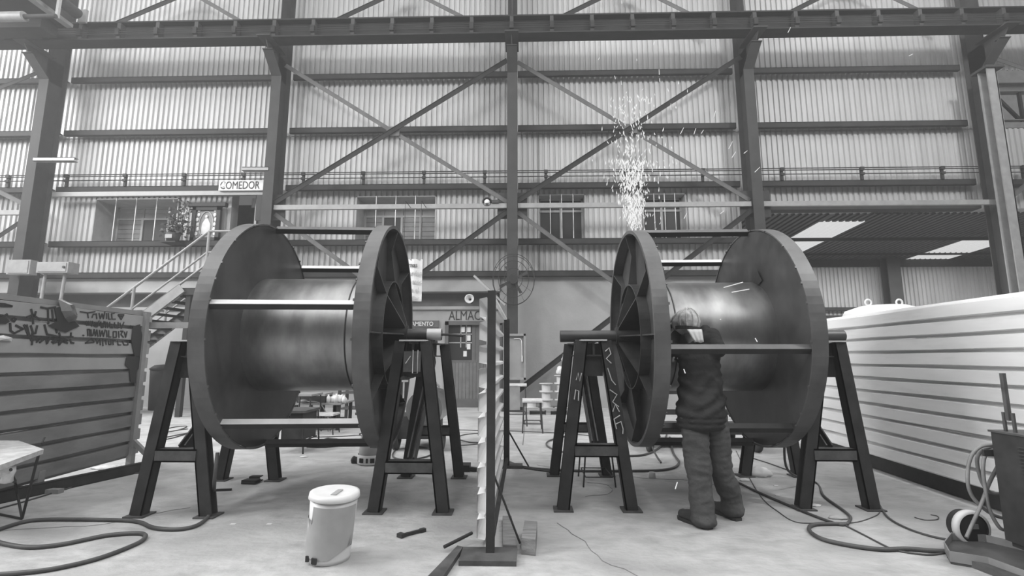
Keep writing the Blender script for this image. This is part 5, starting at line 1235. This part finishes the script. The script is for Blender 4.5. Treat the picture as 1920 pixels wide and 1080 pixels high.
# ================================================================== SPARKS (burning droplets flying up behind the right reel)
random.seed(11)
def sparks(n, fn, m, lab, nm='sparks'):
    b = MB()
    for k in range(n):
        u, v, Y, L_, ang, r = fn(k); p = at(u, v, Y); d_ = Vector((math.sin(ang), 0, math.cos(ang)))*L_
        a = p-d_*.5; c = p+d_*.5; q = [a.lerp(c, t_) for t_ in (0, .35, 1)]
        x = Vector((1, 0, 0))*r; y = Vector((0, 1, 0))*r
        vs = [a]+[q[1]+x, q[1]+y, q[1]-x, q[1]-y]+[c]
        b.add(vs, [(0, 1, 2), (0, 2, 3), (0, 3, 4), (0, 4, 1), (5, 2, 1), (5, 3, 2), (5, 4, 3), (5, 1, 4)])
    return tag(b.build(nm, m), lab, 'sparks', kind='stuff')
def core(k):
    t_ = random.random()**.8; v = 430-t_*130; w_ = 6+t_*16
    return random.gauss(1191-t_*8, w_), v, 6.3+random.gauss(0, .1), random.uniform(.03, .09), random.gauss(-.1 if random.random() < .5 else .15, .22), random.uniform(.004, .008)
def mid(k):
    t_ = random.random(); v = 330-t_*150
    return random.gauss(1182-t_*12, 12+t_*12), v, 6.3+random.gauss(0, .15), random.uniform(.03, .08), random.gauss(0, .3), random.uniform(.0045, .009)
def wide(k):
    v = 150+random.random()*285; 
    return 1190+random.gauss(25, 28), v, 6.3+random.gauss(0, .2), random.uniform(.03, .08), random.gauss(.1, .3), random.uniform(.0045, .009)
sparks(620, core, 'spark', 'dense bright column of welding sparks rising behind the left flange of the right reel')
sparks(170, mid, 'spark', 'spray of welding sparks around the crossing of the upper braces')
sparks(90, wide, 'spark', 'loose scattered sparks right of the dense spark column, before the rightmost window')
iso = [(1279, 245, .10, .5), (1303, 246, .09, .35), (1317, 247, .06, .6), (1370, 272, .12, .5), (1376, 290, .10, .6), (1398, 285, .06, .9), (1480, 56, .09, .5), (1166, 4, .05, 0), (1226, 81, .05, .2), (1123, 110, .04, .5), (1194, 112, .03, 0), (1236, 135, .08, 0), (1237, 150, .05, 0), (1153, 145, .05, -.2), (1165, 155, .06, -.1), (1340, 214, .1, .3), (1354, 398, .07, .9), (1285, 405, .08, .5),
       (1216, 190, .08, .05), (1221, 188, .08, .1), (1258, 200, .09, .05), (1708, 103, .06, 1.1), (1420, 318, .1, .8)]
for k, (u, v, L_, a_) in enumerate(iso):
    sp_ = (u, v, 6.3, L_, a_, .006)
    b = MB(); p = at(u, v, 6.3); d_ = Vector((math.sin(a_), 0, math.cos(a_)))*L_*.5; b.cyl(p-d_, p+d_, .005, .003, n=5, cap=False)
    b.f.append(tuple(range(5))[::-1]); b.sm.append(False); b.f.append(tuple(range(5, 10))); b.sm.append(False)
    tag(b.build('spark', 'spark'), 'single flying spark streak high above the right reel, away from the spark column', 'spark', 'lone sparks above the right reel')
for (u0, v0, u1, v1, Y, lab) in ((1357, 539, 1392, 530, 4.1, 'upper thin spark streak crossing the bright barrel of the right reel'), (1372, 548, 1404, 543, 4.1, 'lower thin spark streak crossing the bright barrel of the right reel'), (1282, 692, 1284, 701, 3.7, 'short spark in front of the worker jacket'),
     (1266, 917, 1269, 905, 3.6, 'spark falling left of the worker knees'), (1416, 634, 1419, 642, 3.7, 'fat spark in front of the dark barrel underside'), (1350, 599, 1351, 600, 3.9, 'round spark dot before the barrel, right of the worker cap'), (1447, 575, 1480, 570, 4.5, 'faint streak on the barrel near the right flange')):
    p, q = at(u0, v0, Y), at(u1, v1, Y); b = MB(); b.cyl(p, q+Vector((.004, 0, .004)), .0035, .0035, n=6); tag(b.build('spark', 'spark'), lab, 'spark')
